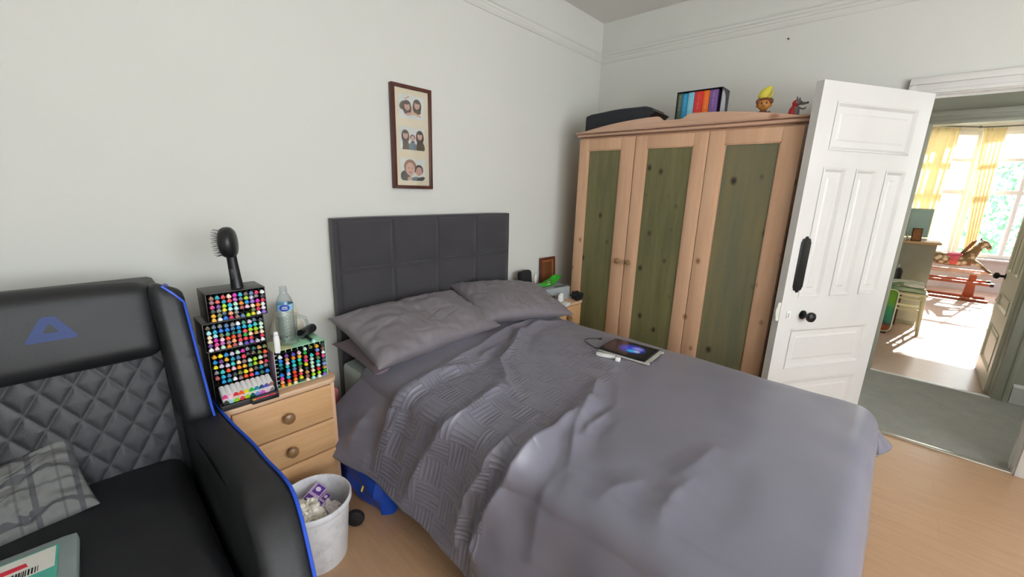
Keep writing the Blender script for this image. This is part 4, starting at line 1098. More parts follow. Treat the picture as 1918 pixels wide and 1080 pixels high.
# ------------------------------------------------------------------ waste bin and what lies in it
bin_ = thing('waste_bin', 'white plastic waste bin with scuffed sides beside the pine chest', 'waste bin', (-2.852, -.652, 0))
b = B(); b.lathe([(0, 0), (.100, 0), (.104, .006), (.124, .242), (.126, .243), (.131, .246), (.134, .252), (.134, .268), (.131, .273), (.128, .273), (.126, .268), (.1225, .245), (.1015, .010), (0, .008)], seg=56, closed=True)
tb = NT('scuffed_white_plastic'); v = tb.coords(); n = tb.noise(v, 9, 6, .7); n2 = tb.noise(tb.coords((1, 1, .5)), 30, 4, .7)
c = tb.ramp(n, [(.34, rgb(196, 196, 200)), (.52, rgb(222, 222, 224))]); c = tb.mix(tb.ramp(n2, [(.62, (0, 0, 0, 1)), (.74, (.5, .5, .5, 1))]), c, rgb(150, 148, 152))
tb.setb(**{'Base Color': c, 'Roughness': .45}); b.obj('bin_body', tb.m, bin_)
def crumple(name, label, cat, c, r, m_, sd, sc=(1, 1, 1), rz=0):
    b = B(); t = bmesh.new(); bmesh.ops.create_icosphere(t, subdivisions=4, radius=1)
    for v in t.verts:
        n = noise.noise(v.co*1.7+Vector((sd, 0, 0)))*.5+abs(noise.noise(v.co*3.6+Vector((0, sd, 0))))*.45
        v.co = v.co*(r*(.8+n)); v.co = Vector((v.co.x*sc[0], v.co.y*sc[1], v.co.z*sc[2]))
    b.merge(t); o = b.obj(name, m_, angle=25); o.location = c; o.rotation_euler = (0, 0, rz); return tag(o, label, cat)
m_tis = mat('tissue_paper', (232, 226, 212), .9, var=.02)
crumple('crumpled_tissue', 'cream crumpled tissue at the front of the waste bin', 'tissue', (-2.886, -.680, .232), .055, m_tis, 2.2, (.9, 1.0, 1.1))
crumple('crumpled_tissue', 'greyish crumpled tissue at the left inside the waste bin', 'tissue', (-2.905, -.605, .205), .038, mat('grey_tissue', (200, 200, 204), .9), 5.2, (1, 1, .9))
crumple('crumpled_tissue', 'white crumpled wrapper beside the purple carton in the bin', 'tissue', (-2.800, -.655, .185), .042, mat('white_tissue', (216, 212, 216), .8), 8.7, (1, 1, .8))
def carton(name, label, M_, s_, sd):
    t = thing(name, label, 'carton'); t.matrix_world = M_
    b = B(); b.box((-s_[0]/2, -s_[1]/2, 0), (s_[0]/2, s_[1]/2, s_[2]), .001); bd = b.obj('carton_body', mat('lilac_card', (190, 168, 204), .5, var=.04), t)
    b = B(); z = s_[2]+.0004
    for (a0, a1, c0, c1) in ((-.46, -.06, -.40, .40), (.06, .46, -.42, .30)): b.box((s_[0]*a0, s_[1]*c0, s_[2]), (s_[0]*a1, s_[1]*c1, z))
    b.obj('purple_print', mat('purple_print', (88, 44, 142), .5, var=.03), bd)
    b = B(); b.ball((s_[0]*.27, 0, z), (s_[0]*.10, s_[1]*.22, .0006), 14); b.ball((-s_[0]*.25, 0, z), (s_[0]*.06, s_[1]*.3, .0006), 12)
    b.obj('pale_print', mat('pale_print', (216, 208, 226), .5, var=.02), bd)
carton('paper_carton', 'larger purple and lilac printed carton in the waste bin', RT((-2.838, -.590, .222), radians(28), radians(-8), radians(28)), (.10, .05, .022), 1)
carton('paper_carton', 'smaller purple printed carton below the larger one in the waste bin', RT((-2.822, -.628, .208), radians(22), radians(4), radians(30)), (.085, .028, .016), 2)
# the floor behind the bin: black roller of something parked by the chest
b = B(); b.lathe([(.0, -.014), (.030, -.014), (.036, -.010), (.038, 0), (.036, .010), (.030, .014), (0, .014)], M=RT((0, 0, .038), 0, radians(90), 0), seg=30)
o = b.obj('rubber_wheel', mat('black_rubber', (24, 22, 24), .7)); o.location = (-2.682, -.615, 0); o.rotation_euler = (0, 0, radians(50)); tag(o, 'small black ridged wheel on the floor behind the waste bin', 'wheel')

# ------------------------------------------------------------------ under the bed: blue bag; pink box
bb_ = thing('blue_bag', 'bright blue woven plastic bag sticking out from under the bed', 'bag', (-2.55, -.36, 0))
mbb = mat('blue_woven_plastic', (20, 72, 178), .4, var=.05, bump=.15)
b = B()
def bagp(i, j):
    y = -.285+.60*i; z = .30*j
    bul = .045*sin(pi*j)*(.6+.4*sin(i*6))
    xw = -.045-bul-.02*noise.noise(Vector((i*4, j*3, 2)))
    cr = .012*noise.noise(Vector((i*7, j*5, 0)))
    zz = z*(.82+.18*i)
    return Vector((xw+cr+.02*(1-i), y, zz+.002))
b.grid(bagp, 30, 16); b.grid(lambda i, j: bagp(i, j)+Vector((.09, 0, 0))*1, 30, 16)
b.grid(lambda i, j: bagp(0, j)+Vector((.09*i, -.03*sin(pi*i)*(1-j*.5), 0)), 6, 16); b.grid(lambda i, j: bagp(1, j)+Vector((.09*i, 0, 0)), 6, 16)
b.grid(lambda i, j: bagp(j, 0)+Vector((.09*i, 0, 0)), 2, 30)
bmesh.ops.remove_doubles(b.bm, verts=list(b.bm.verts), dist=.001); b.obj('bag_body', mbb, bb_)
b = B(); b.box((-.004, -.012, 0), (.002, .016, .010), .001, M=RT((-.092, -.255, .155), 0, 0, radians(-40))); b.obj('yellow_tag', mat('yellow_tag', (226, 200, 40), .6), bb_)
b = B(); b.box((-.035, -.085, 0), (.035, .085, .44), .003); b.prism([(-.036, .44), (-.0, .475), (.036, .44)], 1, -.08, .08)
o = b.obj('gift_bag', mat('dusty_pink_card', (196, 104, 112), .7, var=.05)); o.location = (-2.572, -.115, 0); tag(o, 'dusty pink bag standing by the wall between chest and bed', 'paper bag')

# ------------------------------------------------------------------ tablet and its leads on the duvet
bed_tilt = 0
def duv_z(x, y):
    d_ = (PX[..., 0]-x)**2+(PX[..., 1]-y)**2+np.where(PX[..., 2] > .5, 0, 9); return float(PX[..., 2].reshape(-1)[d_.argmin()])
tz = max(duv_z(x, y) for x in np.linspace(-1.56, -1.25, 8) for y in np.linspace(-1.36, -1.06, 8))+.0005
tc_ = Vector((-1.432, -1.205, tz)); ta = math.atan2(.01-(-.0), .252)
tb_ = thing('tablet', 'black tablet with a lit blue wallpaper in a pale folio case lying on the duvet', 'tablet', tc_, radians(3.5))
b = B(); b.soft((.215, .272, .009), .004, 6, M=RT((-.002, -.008, .0045))); b.obj('folio_case', mat('pale_grey_folio', (186, 182, 176), .7, var=.03), tb_)
b = B(); b.soft((.200, .252, .008), .0035, 6, M=RT((-.003, .004, .0132))); scr = b.obj('tablet_body', m_black, tb_)
def screen():
    t = NT('tablet_screen'); tc = t.n('ShaderNodeTexCoord'); v = tc.outputs['Object']
    def blob(cx_, cy_, sx, sy, p=1.0):
        mp = t.n('ShaderNodeMapping', vector_type='POINT'); mp.inputs['Location'].default_value = (-cx_/sx, -cy_/sy, 0); mp.inputs['Scale'].default_value = (1/sx, 1/sy, 0)
        t.l(v, mp.inputs[0]); ln = t.n('ShaderNodeVectorMath', operation='LENGTH'); t.l(mp.outputs[0], ln.inputs[0])
        return t.math('POWER', t.math('SUBTRACT', 1.0, ln.outputs['Value'], clamp=True), p)
    n = t.noise(v, 30, 3)
    c = t.mix(blob(.03, .06, .10, .10), (.002, .002, .004, 1), (.03, .008, .018, 1))
    c = t.mix(t.math('MULTIPLY', blob(.0, -.012, .065, .075, .7), t.math('ADD', n, .5)), c, (.02, .05, .55, 1))
    c = t.mix(blob(.02, -.035, .03, .035, .6), c, (.25, .22, .60, 1))
    c = t.mix(blob(-.026, -.018, .022, .026, .5), c, (.01, .42, .62, 1))
    c = t.mix(blob(-.020, -.045, .018, .02, .6), c, (.45, .50, .55, 1))
    t.setb(**{'Base Color': (.005, .005, .006, 1), 'Roughness': .12, 'Emission Color': c, 'Emission Strength': .75}); return t.m
b = B(); b.box((-.094, -.113, .0172), (.088, .121, .0175)); b.obj('screen', screen(), tb_)
b = B(); b.tube([(-.07, -.143, .006), (-.02, -.145, .006), (.07, -.144, .006)], .0022, 6); b.tube([(-.088, -.141, .0045), (-.077, -.143, .005)], .005, 8); b.obj('case_edge_loop', mat('dark_elastic', (60, 58, 60), .8), tb_)
def on_duv(pts, off): return [(x, y, duv_z(x, y)+off) for x, y in pts]
P_ = [(-1.520, -1.085), (-1.525, -1.055), (-1.51, -1.02), (-1.495, -.985), (-1.475, -.955), (-1.44, -.945), (-1.41, -.955), (-1.385, -.975), (-1.372, -.99)]
# resample smoothly
def catmull(P, m=5):
    res = []
    for i in range(len(P)-1):
        p0, p1, p2, p3 = P[max(i-1, 0)], P[i], P[i+1], P[min(i+2, len(P)-1)]
        for k in range(m):
            t = k/m; res.append(tuple(.5*(2*p1[a]+(-p0[a]+p2[a])*t+(2*p0[a]-5*p1[a]+4*p2[a]-p3[a])*t*t+(-p0[a]+3*p1[a]-3*p2[a]+p3[a])*t**3) for a in range(len(p1))))
    res.append(P[-1]); return res
b = B(); b.tube(catmull(on_duv(P_, .004)), .0024, 8); o = b.obj('charging_cable', m_black); tag(o, 'short black charging cable curling off the corner of the tablet', 'cable')
e_ = on_duv([P_[-1]], .005)[0]; b = B(); b.box((-.010, -.005, -.003), (.012, .005, .003), .001, M=RT(e_, 0, 0, radians(-35))); p = b.obj('cable_plug', m_black, o)
b = B(); pz = duv_z(-1.575, -1.13)
b.prism([(-.050, -.005), (-.046, -.016), (-.02, -.020), (.03, -.014), (.046, -.008), (.048, .010), (.030, .014), (-.03, .012), (-.046, .008)], 2, 0, .013, bev=.003)
o = b.obj('white_adapter', m_white); o.location = (-1.583, -1.150, pz+.001); o.rotation_euler = (0, 0, radians(-78)); tag(o, 'white plastic adapter lying against the edge of the tablet', 'adapter')
b = B(); b.box((-.010, -.012, 0), (.010, .012, .020), .003); o = b.obj('plug_cover', m_white, None); o.location = (-1.590, -1.222, duv_z(-1.59, -1.222)+.001); o.rotation_euler = (0, 0, radians(20)); tag(o, 'small white cube plug at the end of the adapter by the tablet', 'plug')

# ------------------------------------------------------------------ things on the far bedside chest
z6 = .622
b = B(); b.soft((.150, .055, .215), .024, 10, M=RT((0, 0, .1075)))
o = b.obj('zip_pouch', mat('black_pouch_fabric', (24, 24, 27), .85, bump=.3)); o.location = (-1.000, -.105, z6+.005); o.rotation_euler = (radians(-6), 0, radians(8)); tag(o, 'black zipped hard pouch standing against the wall beyond the headboard', 'pouch')
b = B(); b.tube([(-.02, 0, .216), (-.015, 0, .221), (.0, 0, .220)], .003, 6); b.obj('zip_pull', m_black, o)
pr = thing('printer', 'small grey box printer with a dark slot on top of the bedside chest', 'printer', (-.845, -.215, z6), radians(-12))
b = B(); b.soft((.25, .20, .105), .008, 5, M=RT((.0, 0, .0535))); b.obj('printer_body', mat('grey_printer_plastic', (150, 156, 158), .5, var=.02), pr)
b = B(); b.prism([(-.03, -.085), (.10, -.075), (.112, -.055), (-.01, -.062)], 2, .1062, .1072); b.obj('paper_slot', m_black, pr)
gb = thing('snack_packet', 'bright green crinkled packet lying on top of the grey printer', 'packet', (-.815, -.185, z6+.1075), radians(10))
def pk_f(s):
    def f(i, j):
        u, v = i*2-1, j*2-1; e = max(0, (1-u**4)*(1-v**4))
        x = .165*u; y = .05*v*(1-.3*abs(u)); lift = .032*smooth((u-.1)/.9)**1.3
        return Vector((x, y+.01*sin(u*3), .010+s*.010*e**.5+.004*noise.noise(Vector((u*4, v*3, 1)))*e+lift))
    return f
b = B(); b.grid(pk_f(1), 30, 12); b.grid(pk_f(-1), 30, 12); bmesh.ops.remove_doubles(b.bm, verts=list(b.bm.verts), dist=.0006)
b.obj('packet_body', mat('green_foil', (40, 176, 34), .3, var=.12, scale=20), gb)
b = B(); b.box((-.115, -.048, .020), (-.095, -.030, .0245), .001, M=RT(rz=.1)); b.ball((-.035, -.012, .024), (.018, .013, .003), 12); b.obj('pale_patches', mat('pale_green_print', (196, 226, 170), .4), gb)
b = B(); b.lathe([(.013, 0), (.014, .002), (.014, .05), (.010, .06), (.009, .063), (.0095, .064), (.0095, .076), (0, .077)], seg=18)
o = b.obj('small_bottle', mat('pale_bottle_plastic', (222, 214, 206), .4)); o.location = (-.888, -.098, z6+.109); tag(o, 'small pale lidded bottle standing behind the green packet', 'bottle')
for k, (dx, lab) in enumerate(((-.018, 'left one of two white plug adapters standing before the printer'), (.018, 'right one of two white plug adapters standing before the printer'))):
    b = B(); b.soft((.028, .026, .056), .008, 5, M=RT((0, 0, .028))); o = b.obj('plug_adapter', m_white); o.location = (-.905+dx*1.15, -.368+dx*.5, z6+.018); o.rotation_euler = (0, 0, radians(15)); tag(o, lab, 'plug', 'white plug adapters on the extension block')
b = B(); b.soft((.26, .055, .026), .008, 5, M=RT((0, 0, .013))); o = b.obj('extension_block', m_white); o.location = (-1.005, -.375, z6+.001); o.rotation_euler = (0, 0, radians(10)); tag(o, 'white multi-socket extension block at the front of the bedside chest', 'extension block')
b = B()
for k in range(3): b.box((-.10+.065*k-.008, -.012, .0255), (-.10+.065*k+.008, .004, .0262))
b.obj('sockets', mat('socket_grey', (90, 90, 92), .6), o)
b = B(); b.soft((.085, .045, .022), .006, 4, M=RT((0, 0, .011))); o = b.obj('charger_brick', m_white); o.location = (-.935, -.437, z6+.001); o.rotation_euler = (0, 0, radians(14)); tag(o, 'white rectangular charger brick on the front edge of the bedside chest', 'charger')
b = B(); b.soft((.045, .035, .04), .009, 5, M=RT((0, 0, .02))); o = b.obj('black_plug', m_black); o.location = (-.985, -.352, z6+.028); o.rotation_euler = (0, 0, .3); tag(o, 'black plug in the white extension block', 'plug')
b = B(); b.tube(catmull([(-.99, -.345, z6+.066), (-1.00, -.32, z6+.085), (-1.04, -.30, z6+.082), (-1.07, -.31, z6+.06), (-1.065, -.34, z6+.04), (-1.05, -.375, z6+.033)]), .003, 7); o = b.obj('power_lead', m_black); tag(o, 'black lead looping over the extension block', 'cable')
b = B(); b.soft((.16, .13, .028), .012, 6, M=RT((0, 0, .014))); o = b.obj('folded_case', mat('dark_navy_fabric', (26, 30, 42), .8, bump=.2)); o.location = (-1.03, -.225, z6+.001); o.rotation_euler = (0, 0, radians(-10)); tag(o, 'dark navy soft case lying in front of the black pouch', 'case')
crumple('black_cloth', 'bundled black cloth at the right corner of the bedside chest', 'cloth', (-.728, -.395, z6+.036), .052, mat('black_cloth', (18, 18, 22), .95, bump=.3), 3.3, (1.15, .9, .62), .3)
# small framed picture leaning on the wall beside the wardrobe
sf = thing('small_picture_frame', 'small reddish brown frame leaning at the wall behind the pine chest', 'picture frame', (-.64, -.035, z6), 0)
b = B(); w, h, f_ = .095, .278, .018
for (a0, a1, c0, c1) in ((-w, -w+f_, 0, h), (w-f_, w, 0, h), (-w+f_, w-f_, 0, f_), (-w+f_, w-f_, h-f_, h)): b.box((a0, -.014, c0), (a1, .004, c1), .002, M=RT(rx=radians(-4)))
b.obj('frame', wood('red_frame_wood', rgb(112, 52, 34), rgb(84, 36, 24), 2), sf)
b = B(); b.box((-w+f_, -.004, f_), (w-f_, .002, h-f_), M=RT(rx=radians(-4))); b.obj('picture', wood('tan_picture', rgb(164, 106, 58), rgb(128, 78, 40), 2), sf)
b = B(); b.box((-w+f_+.014, -.006, f_+.02), (w-f_-.014, -.0035, h-f_-.02), .001, M=RT(rx=radians(-4))); b.obj('picture_centre', wood('brown_picture', rgb(124, 76, 42), rgb(96, 56, 30), 2), sf)

# ------------------------------------------------------------------ on top of the wardrobe
zw = 1.8565
b = B(); b.soft((.30, .50, .165), .03, 10, M=RT((0, 0, .0825)), disp=lambda p: Vector((p.x, p.y, p.z+.012*smooth((p.y+.1)/.3)*0-.02*smooth((p.y+.05)/.3)*(1 if p.z > 0 else 0))))
o = b.obj('storage_bag', mat('black_bag_fabric', (38, 40, 46), .85, bump=.3)); o.location = (-.42, -.50, zw); o.rotation_euler = (0, 0, radians(3)); tag(o, 'black soft storage bag on the left end of the wardrobe', 'bag')
b = B(); b.prism([(-.24, .09), (-.285, .125), (-.26, .142), (-.23, .14)], 0, -.14, .12); b.obj('flap', m_black, o)
bs = thing('book_slipcase', 'open black slipcase holding a row of coloured paperbacks on the wardrobe', 'slipcase', (-.42, -1.055, zw), 0)
b = B(); BH, BD = .235, .14; yb0, yb1 = .150, -.128
b.box((-BD/2, yb0-.003, 0), (BD/2, yb0, BH)); b.box((-BD/2, yb1, 0), (BD/2, yb1+.003, BH)); b.box((-BD/2, yb1, 0), (BD/2, yb0, .003)); b.box((-BD/2, yb1, BH-.003), (BD/2, yb0, BH)); b.box((BD/2-.003, yb1, .003), (BD/2, yb0, BH-.003))
b.obj('case', mat('dark_slipcase_card', (34, 38, 42), .4), bs)
b = B(); b.prism([(-.070, .02), (-.066, BH-.03), (-.045, BH-.012), (.0, BH-.04), (.02, .10), (-.01, .03)], 1, yb1-.0008, yb1); b.obj('pale_side_print', mat('pale_side_print', (178, 180, 190), .5, var=.1), bs)
y = yb0-.006
for k, (nm, c, th) in enumerate((('dark green', (82, 98, 84), .030), ('deep blue', (40, 146, 192), .034), ('pale blue', (126, 194, 218), .040), ('red', (214, 54, 48), .054), ('orange', (238, 112, 30), .038), ('purple', (122, 88, 152), .050))):
    t = thing('book', '%s spined paperback standing in the slipcase on the wardrobe' % nm, 'book', (-.42-BD/2+.004, bs.location.y+y-th/2, zw+.004), 0, 'paperbacks in the slipcase')
    hh = .222 if nm != 'deep blue' else .218
    b = B(); b.box((0, -th/2+.001, 0), (.125, th/2-.001, hh), .0015); mc = mat('spine_'+nm.replace(' ', '_'), c, .35, var=.03); b.obj('cover', mc, t)
    b = B(); rs = random.Random(k)
    for q in range(9): z = hh-.02-.0105*q; wd_ = rs.uniform(.003, .006); b.box((-.0006, -wd_, z), (0, wd_, z+rs.uniform(.003, .006)))
    b.obj('spine_lettering', mat('pale_lettering_'+str(k), tuple(min(255, int(x*.7+76)) for x in c), .5, var=.0), t)
    b = B(); b.box((-.0006, -th/2+.003, .008), (0, th/2-.003, .03)); b.obj('spine_foot_band', mat('spine_foot_'+str(k), tuple(int(x*.75) for x in c), .5), t)
    y -= th+.0005
# toy figure with a yellow tuft
dl = thing('toy_figure', 'brown haired toy figure with a tall yellow hair tuft on the wardrobe', 'toy figure', (-.50, -1.425, zw), radians(-78))
msk = mat('toy_skin', (196, 134, 62), .45, var=.03); mh = mat('toy_brown_hair', (120, 66, 38), .6, var=.08); myl = mat('toy_yellow_tuft', (214, 200, 70), .6, var=.08)
b = B(); b.soft((.070, .045, .075), .022, 8, M=RT((0, 0, .037)), disp=lambda p: Vector((p.x*(1-.3*(p.z+.037)/.075), p.y, p.z))); b.tube([(-.026, -.004, .062), (-.040, -.012, .045), (-.030, -.022, .030)], [.010, .009, .008], 10); b.tube([(.026, -.004, .062), (.040, -.012, .045), (.030, -.022, .030)], [.010, .009, .008], 10); b.obj('body', mat('toy_brown_suit', (110, 76, 56), .7, var=.08), dl)
b = B(); b.ball((0, -.010, .103), (.033, .028, .032), 20); b.ball((0, -.038, .098), (.006, .006, .005), 10); b.ball((-.034, -.004, .100), (.007, .005, .009), 10); b.ball((.034, -.004, .100), (.007, .005, .009), 10); hd = b.obj('head', msk, dl)
b = B(); b.ball((-.012, -.0345, .108), (.0045, .003, .006), 10); b.ball((.012, -.0345, .108), (.0045, .003, .006), 10); b.obj('eyes', m_black, hd)
b = B(); b.tube([(-.008, -.0355, .090), (0, -.037, .088), (.008, -.0355, .090)], .001, 6); b.obj('mouth', mat('toy_mouth', (150, 60, 50), .5), hd)
b = B(); b.ball((0, .004, .112), (.039, .032, .034), 22); b.ball((-.028, -.012, .120), (.016, .014, .018), 12); b.ball((.028, -.012, .120), (.016, .014, .018), 12); b.ball((0, -.018, .130), (.028, .014, .010), 12); b.obj('hair', mh, hd)
b = B(); b.tube([(-.006, 0, .136), (-.012, 0, .150), (-.006, 0, .166), (.008, 0, .182), (.020, 0, .196), (.026, 0, .203)], [.020, .027, .026, .020, .010, .003], 14); b.tube([(.012, .004, .140), (.026, .004, .150), (.034, .004, .168), (.028, .004, .186)], [.008, .008, .006, .002], 8); b.obj('hair_tuft', myl, hd)
# small grey animal figurine with a red coat
rf = thing('animal_figurine', 'tiny grey long-snouted animal figurine in a red cape at the right end', 'figurine', (-.565, -1.600, zw+.005), radians(-60)); rf.scale = (1.2, 1.2, 1.2)
mr = mat('figurine_grey', (126, 122, 122), .5, var=.1)
b = B(); b.tube([(0, 0, .004), (0, 0, .03), (0, -.002, .052)], [.013, .014, .010], 12); b.tube([(.008, -.004, .046), (.024, -.008, .040), (.032, -.010, .046)], [.004, .0035, .004], 8); b.tube([(.010, .0, .012), (.018, -.004, .002)], [.005, .006], 8); b.tube([(-.010, .0, .012), (-.012, -.004, .002)], [.005, .006], 8); b.obj('body', mr, rf)
b = B(); b.ball((.002, -.002, .068), (.015, .013, .013), 14); b.tube([(.010, -.003, .066), (.024, -.005, .064), (.036, -.006, .066)], [.009, .006, .004], 10); b.ball((-.004, 0, .086), (.004, .003, .008), 8); b.ball((.008, .004, .084), (.004, .003, .007), 8); h_ = b.obj('head', mr, rf)
b = B(); b.ball((.038, -.006, .067), .0045, 10); b.obj('nose', m_black, h_)
b = B(); b.ball((.010, -.013, .072), .0018, 8); b.obj('eye', m_black, h_)
b = B(); b.tube([(-.006, .004, .056), (-.012, .005, .040), (-.014, .005, .018), (-.012, .004, .004)], [.010, .014, .016, .015], 12); b.ball((-.004, .002, .066), (.016, .014, .015), 12); b.obj('red_cape', mat('figurine_red', (176, 30, 38), .5, var=.06), rf)
# picture hooks / small marks on the walls
b = B(); b.tube([(-.0, 0, 0), (-.010, 0, 0)], [.004, .005], 8); o = b.obj('wall_nail', m_black); o.location = (0, -1.385, 2.435); tag(o, 'tiny dark nail high in the wall above the wardrobe', 'nail')
# dark castor at the right edge of the floor
b = B(); b.lathe([(0, -.011), (.022, -.011), (.027, -.007), (.028, 0), (.027, .007), (.022, .011), (0, .011)], M=RT((0, 0, .028), radians(90), 0, 0), seg=24)
o = b.obj('castor', m_black); o.location = (-.985, -2.905, 0); o.rotation_euler = (0, 0, .5); tag(o, 'small black castor on the laminate at the bottom right', 'castor')

# ------------------------------------------------------------------ the room across the hall
m_cur = NT('yellow_curtain'); v = m_cur.coords(); n_ = m_cur.noise(v, 20, 3)
m_cur.setb(**{'Base Color': m_cur.ramp(n_, [(.3, rgb(238, 226, 196)), (.7, rgb(246, 236, 208))]), 'Roughness': .9})
tl = m_cur.n('ShaderNodeBsdfTranslucent'); tl.inputs[0].default_value = rgb(252, 240, 212); mx = m_cur.n('ShaderNodeMixShader'); mx.inputs[0].default_value = .40
m_cur.l(m_cur.b.outputs[0], mx.inputs[1]); m_cur.l(tl.outputs[0], mx.inputs[2]); m_cur.l(mx.outputs[0], m_cur.t.nodes['Material Output'].inputs[0]); m_cur = m_cur.m
def curtain(label, top0, top1, bot0, bot1, zt, zb, mt, folds=7, amp=.035, name='curtain', cat='curtain'):
    """hanging cloth between two points of the rail at the top and two points lower down"""
    t0, t1, b0, b1 = [Vector((p[0], p[1], 0)) for p in (top0, top1, bot0, bot1)]
    nrm = (t1-t0).cross(Vector((0, 0, 1))).normalized()
    def f(i, j):
        k = j**1.2; p = (t0.lerp(t1, i)).lerp(b0.lerp(b1, i), k)
        a = amp*(.45+.55*(1-exp(-j*3)))
        p = p+nrm*(a*sin(i*folds*2*pi+.7*sin(j*3))+.3*a*sin(i*folds*4.3*pi+j*2))
        return Vector((p.x, p.y, zt+(zb-zt)*j))
    b = B(); b.grid(f, folds*12, 30); o = b.obj(name, mt, recalc=False)
    md = o.modifiers.new('thickness', 'SOLIDIFY'); md.thickness = .003
    return tag(o, label, cat)
curtain('pale yellow curtain at the left end of the bay window', (6.18, -2.12), (6.60, -2.60), (6.18, -2.14), (6.62, -2.52), 2.60, .35, m_cur, 6)
curtain('pale yellow curtain drawn to the middle corner of the bay window', (6.78, -2.86), (6.86, -3.12), (6.80, -3.02), (6.86, -3.14), 2.60, .60, m_cur, 5, .03)
b = B(); b.tube([(6.16, -2.08, 2.62), (6.84, -2.86, 2.62), (6.86, -3.0, 2.62), (6.86, -4.7, 2.62)], .010, 8)
for p in ((6.3, -2.24), (6.8, -2.82), (6.86, -3.3), (6.86, -4.0)): b.ball((p[0], p[1], 2.62), .02, 10)
tag(b.obj('curtain_rail', mat('grey_rail', (96, 92, 92), .4, metal=.4)), 'dark curtain rail bent round the bay window', 'curtain rail')
m_lilac = mat('lilac_grey_cloth', (158, 152, 178), .9, var=.06)
curtain('lilac grey curtain hanging to the floor behind the far door', (6.35, -3.82), (6.30, -4.25), (6.05, -3.42), (6.1, -3.72), 2.45, .02, m_lilac, 5, .05)

# white dresser seen from its grey side
ds = thing('dresser', 'grey sided chest of drawers with a pine top beyond the hall', 'chest of drawers', (3.62, -2.0, 0))
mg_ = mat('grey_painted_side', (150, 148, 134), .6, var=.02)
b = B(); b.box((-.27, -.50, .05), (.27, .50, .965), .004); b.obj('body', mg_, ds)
b = B(); b.box((-.29, -.535, .965), (.29, .53, .99), .006); b.obj('top', wood('dresser_top', rgb(206, 176, 136), rgb(186, 152, 110), 1), ds)
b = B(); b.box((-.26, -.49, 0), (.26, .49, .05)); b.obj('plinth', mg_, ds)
for k in range(3):
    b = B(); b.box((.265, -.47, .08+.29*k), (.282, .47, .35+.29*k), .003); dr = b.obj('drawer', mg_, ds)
    for sy in (-.25, .25): b = B(); b.ball((.295, sy, .22+.29*k), .016, 10); b.obj('knob', m_white, dr)
mi = thing('dressing_mirror', 'square pale framed mirror standing on the grey dresser', 'mirror', (3.75, -2.315, .99), radians(0))
b = B(); hw = .105
for (a0, a1, c0, c1) in ((-hw, -hw+.014, .03, .37), (hw-.014, hw, .03, .37), (-hw+.014, hw-.014, .03, .044), (-hw+.014, hw-.014, .356, .37)): b.box((-.008, a0, c0), (.008, a1, c1), .002)
b.obj('frame', mat('pale_mirror_frame', (170, 200, 190), .4), mi)
b = B(); b.box((-.004, -hw+.013, .043), (.004, hw-.013, .357)); b.obj('glass', mat('mirror_glass', (168, 196, 188), .25, metal=.3, var=.02), mi)
b = B(); b.box((-.05, -hw, 0), (.05, hw, .018), .003); b.box((-.01, -.01, .018), (.01, .01, .035)); b.obj('stand', m_white, mi)
sp2 = thing('photo_frame', 'small dark framed brown photograph standing before the mirror', 'photo frame', (3.42, -2.315, .99), radians(14))
b = B(); b.box((-.006, -.045, 0), (.006, .045, .15), .002, M=RT(ry=radians(8))); b.obj('frame', mat('dark_small_frame', (46, 40, 36), .4), sp2)
b = B(); b.box((-.0075, -.037, .009), (-.006, .037, .141), M=RT(ry=radians(8))); b.obj('photograph', mat('brown_photograph', (164, 112, 72), .5, var=.15), sp2)
b = B(); b.lathe([(.014, 0), (.014, .03), (.005, .04), (.005, .09), (.009, .10), (.009, .115), (0, .118)], seg=16); o = b.obj('ornament', mat('silver_ornament', (170, 168, 162), .25, metal=.7)); o.location = (3.40, -2.235, .9905); tag(o, 'slim silver ornament at the left on the grey dresser', 'ornament')

# stool with folded towels, bottle, child's case
m_stool = mat('cream_painted_wood', (214, 210, 178), .45, var=.02)
st = thing('stool', 'cream painted wooden stool piled with folded towels', 'stool', (3.02, -2.335, 0))
b = B(); b.box((-.15, -.175, .435), (.15, .175, .46), .008); b.obj('seat', m_stool, st)
for sx in (-1, 1):
    for sy in (-1, 1): b = B(); b.tube([(sx*.145, sy*.165, 0), (sx*.12, sy*.145, .436)], [.015, .022], 10); b.obj('leg', m_stool, st)
b = B()
for sy in (-1, 1): b.tube([(-.128, sy*.152, .22), (.128, sy*.152, .22)], .011, 8)
for sx, z in ((-1, .27), (1, .27), (-1, .395), (1, .395)): b.tube([(sx*.128, -.152, z), (sx*.128, .152, z)], .012, 8)
b.obj('stretchers', m_stool, st)
for k, (lab, c, hgt) in enumerate((('pale green folded towel at the bottom of the stool pile', (176, 196, 166), .05), ('white and green patterned folded towel on top of the stool pile', (222, 226, 214), .045))):
    b = B(); b.soft((.27, .31-.02*k, hgt), .02, 14, M=RT((0, 0, hgt/2)), disp=lambda p: p+Vector((0, 0, .006*noise.noise(p*14+Vector((k, 0, 0)))-.010*abs(p.y/.15)**2)))
    t = NT('towel_%d' % k); wv = t.n('ShaderNodeTexWave'); wv.inputs['Scale'].default_value = 5; wv.inputs['Distortion'].default_value = 6; t.l(t.coords(), wv.inputs[0])
    t.setb(**{'Base Color': t.ramp(wv.outputs['Fac'], [(.1 if k else 0, rgb(120, 140, 112) if k else rgb(*c)), (.25 if k else 1, rgb(*c))]), 'Roughness': .95})
    o = b.obj('folded_towel', t.m); o.location = (3.02, -2.335+.01*k, .462+.058*k); o.rotation_euler = (0, 0, radians(4*k)); tag(o, lab, 'towel', 'towels on the stool')
bo = thing('spray_bottle', 'black bottle standing at the left behind the towels', 'bottle', (3.26, -2.235, .0))
b = B(); b.lathe([(.035, .52), (.037, .53), (.037, .64), (.022, .67), (.016, .68)], seg=18); b.obj('bottle_body', m_black, bo)
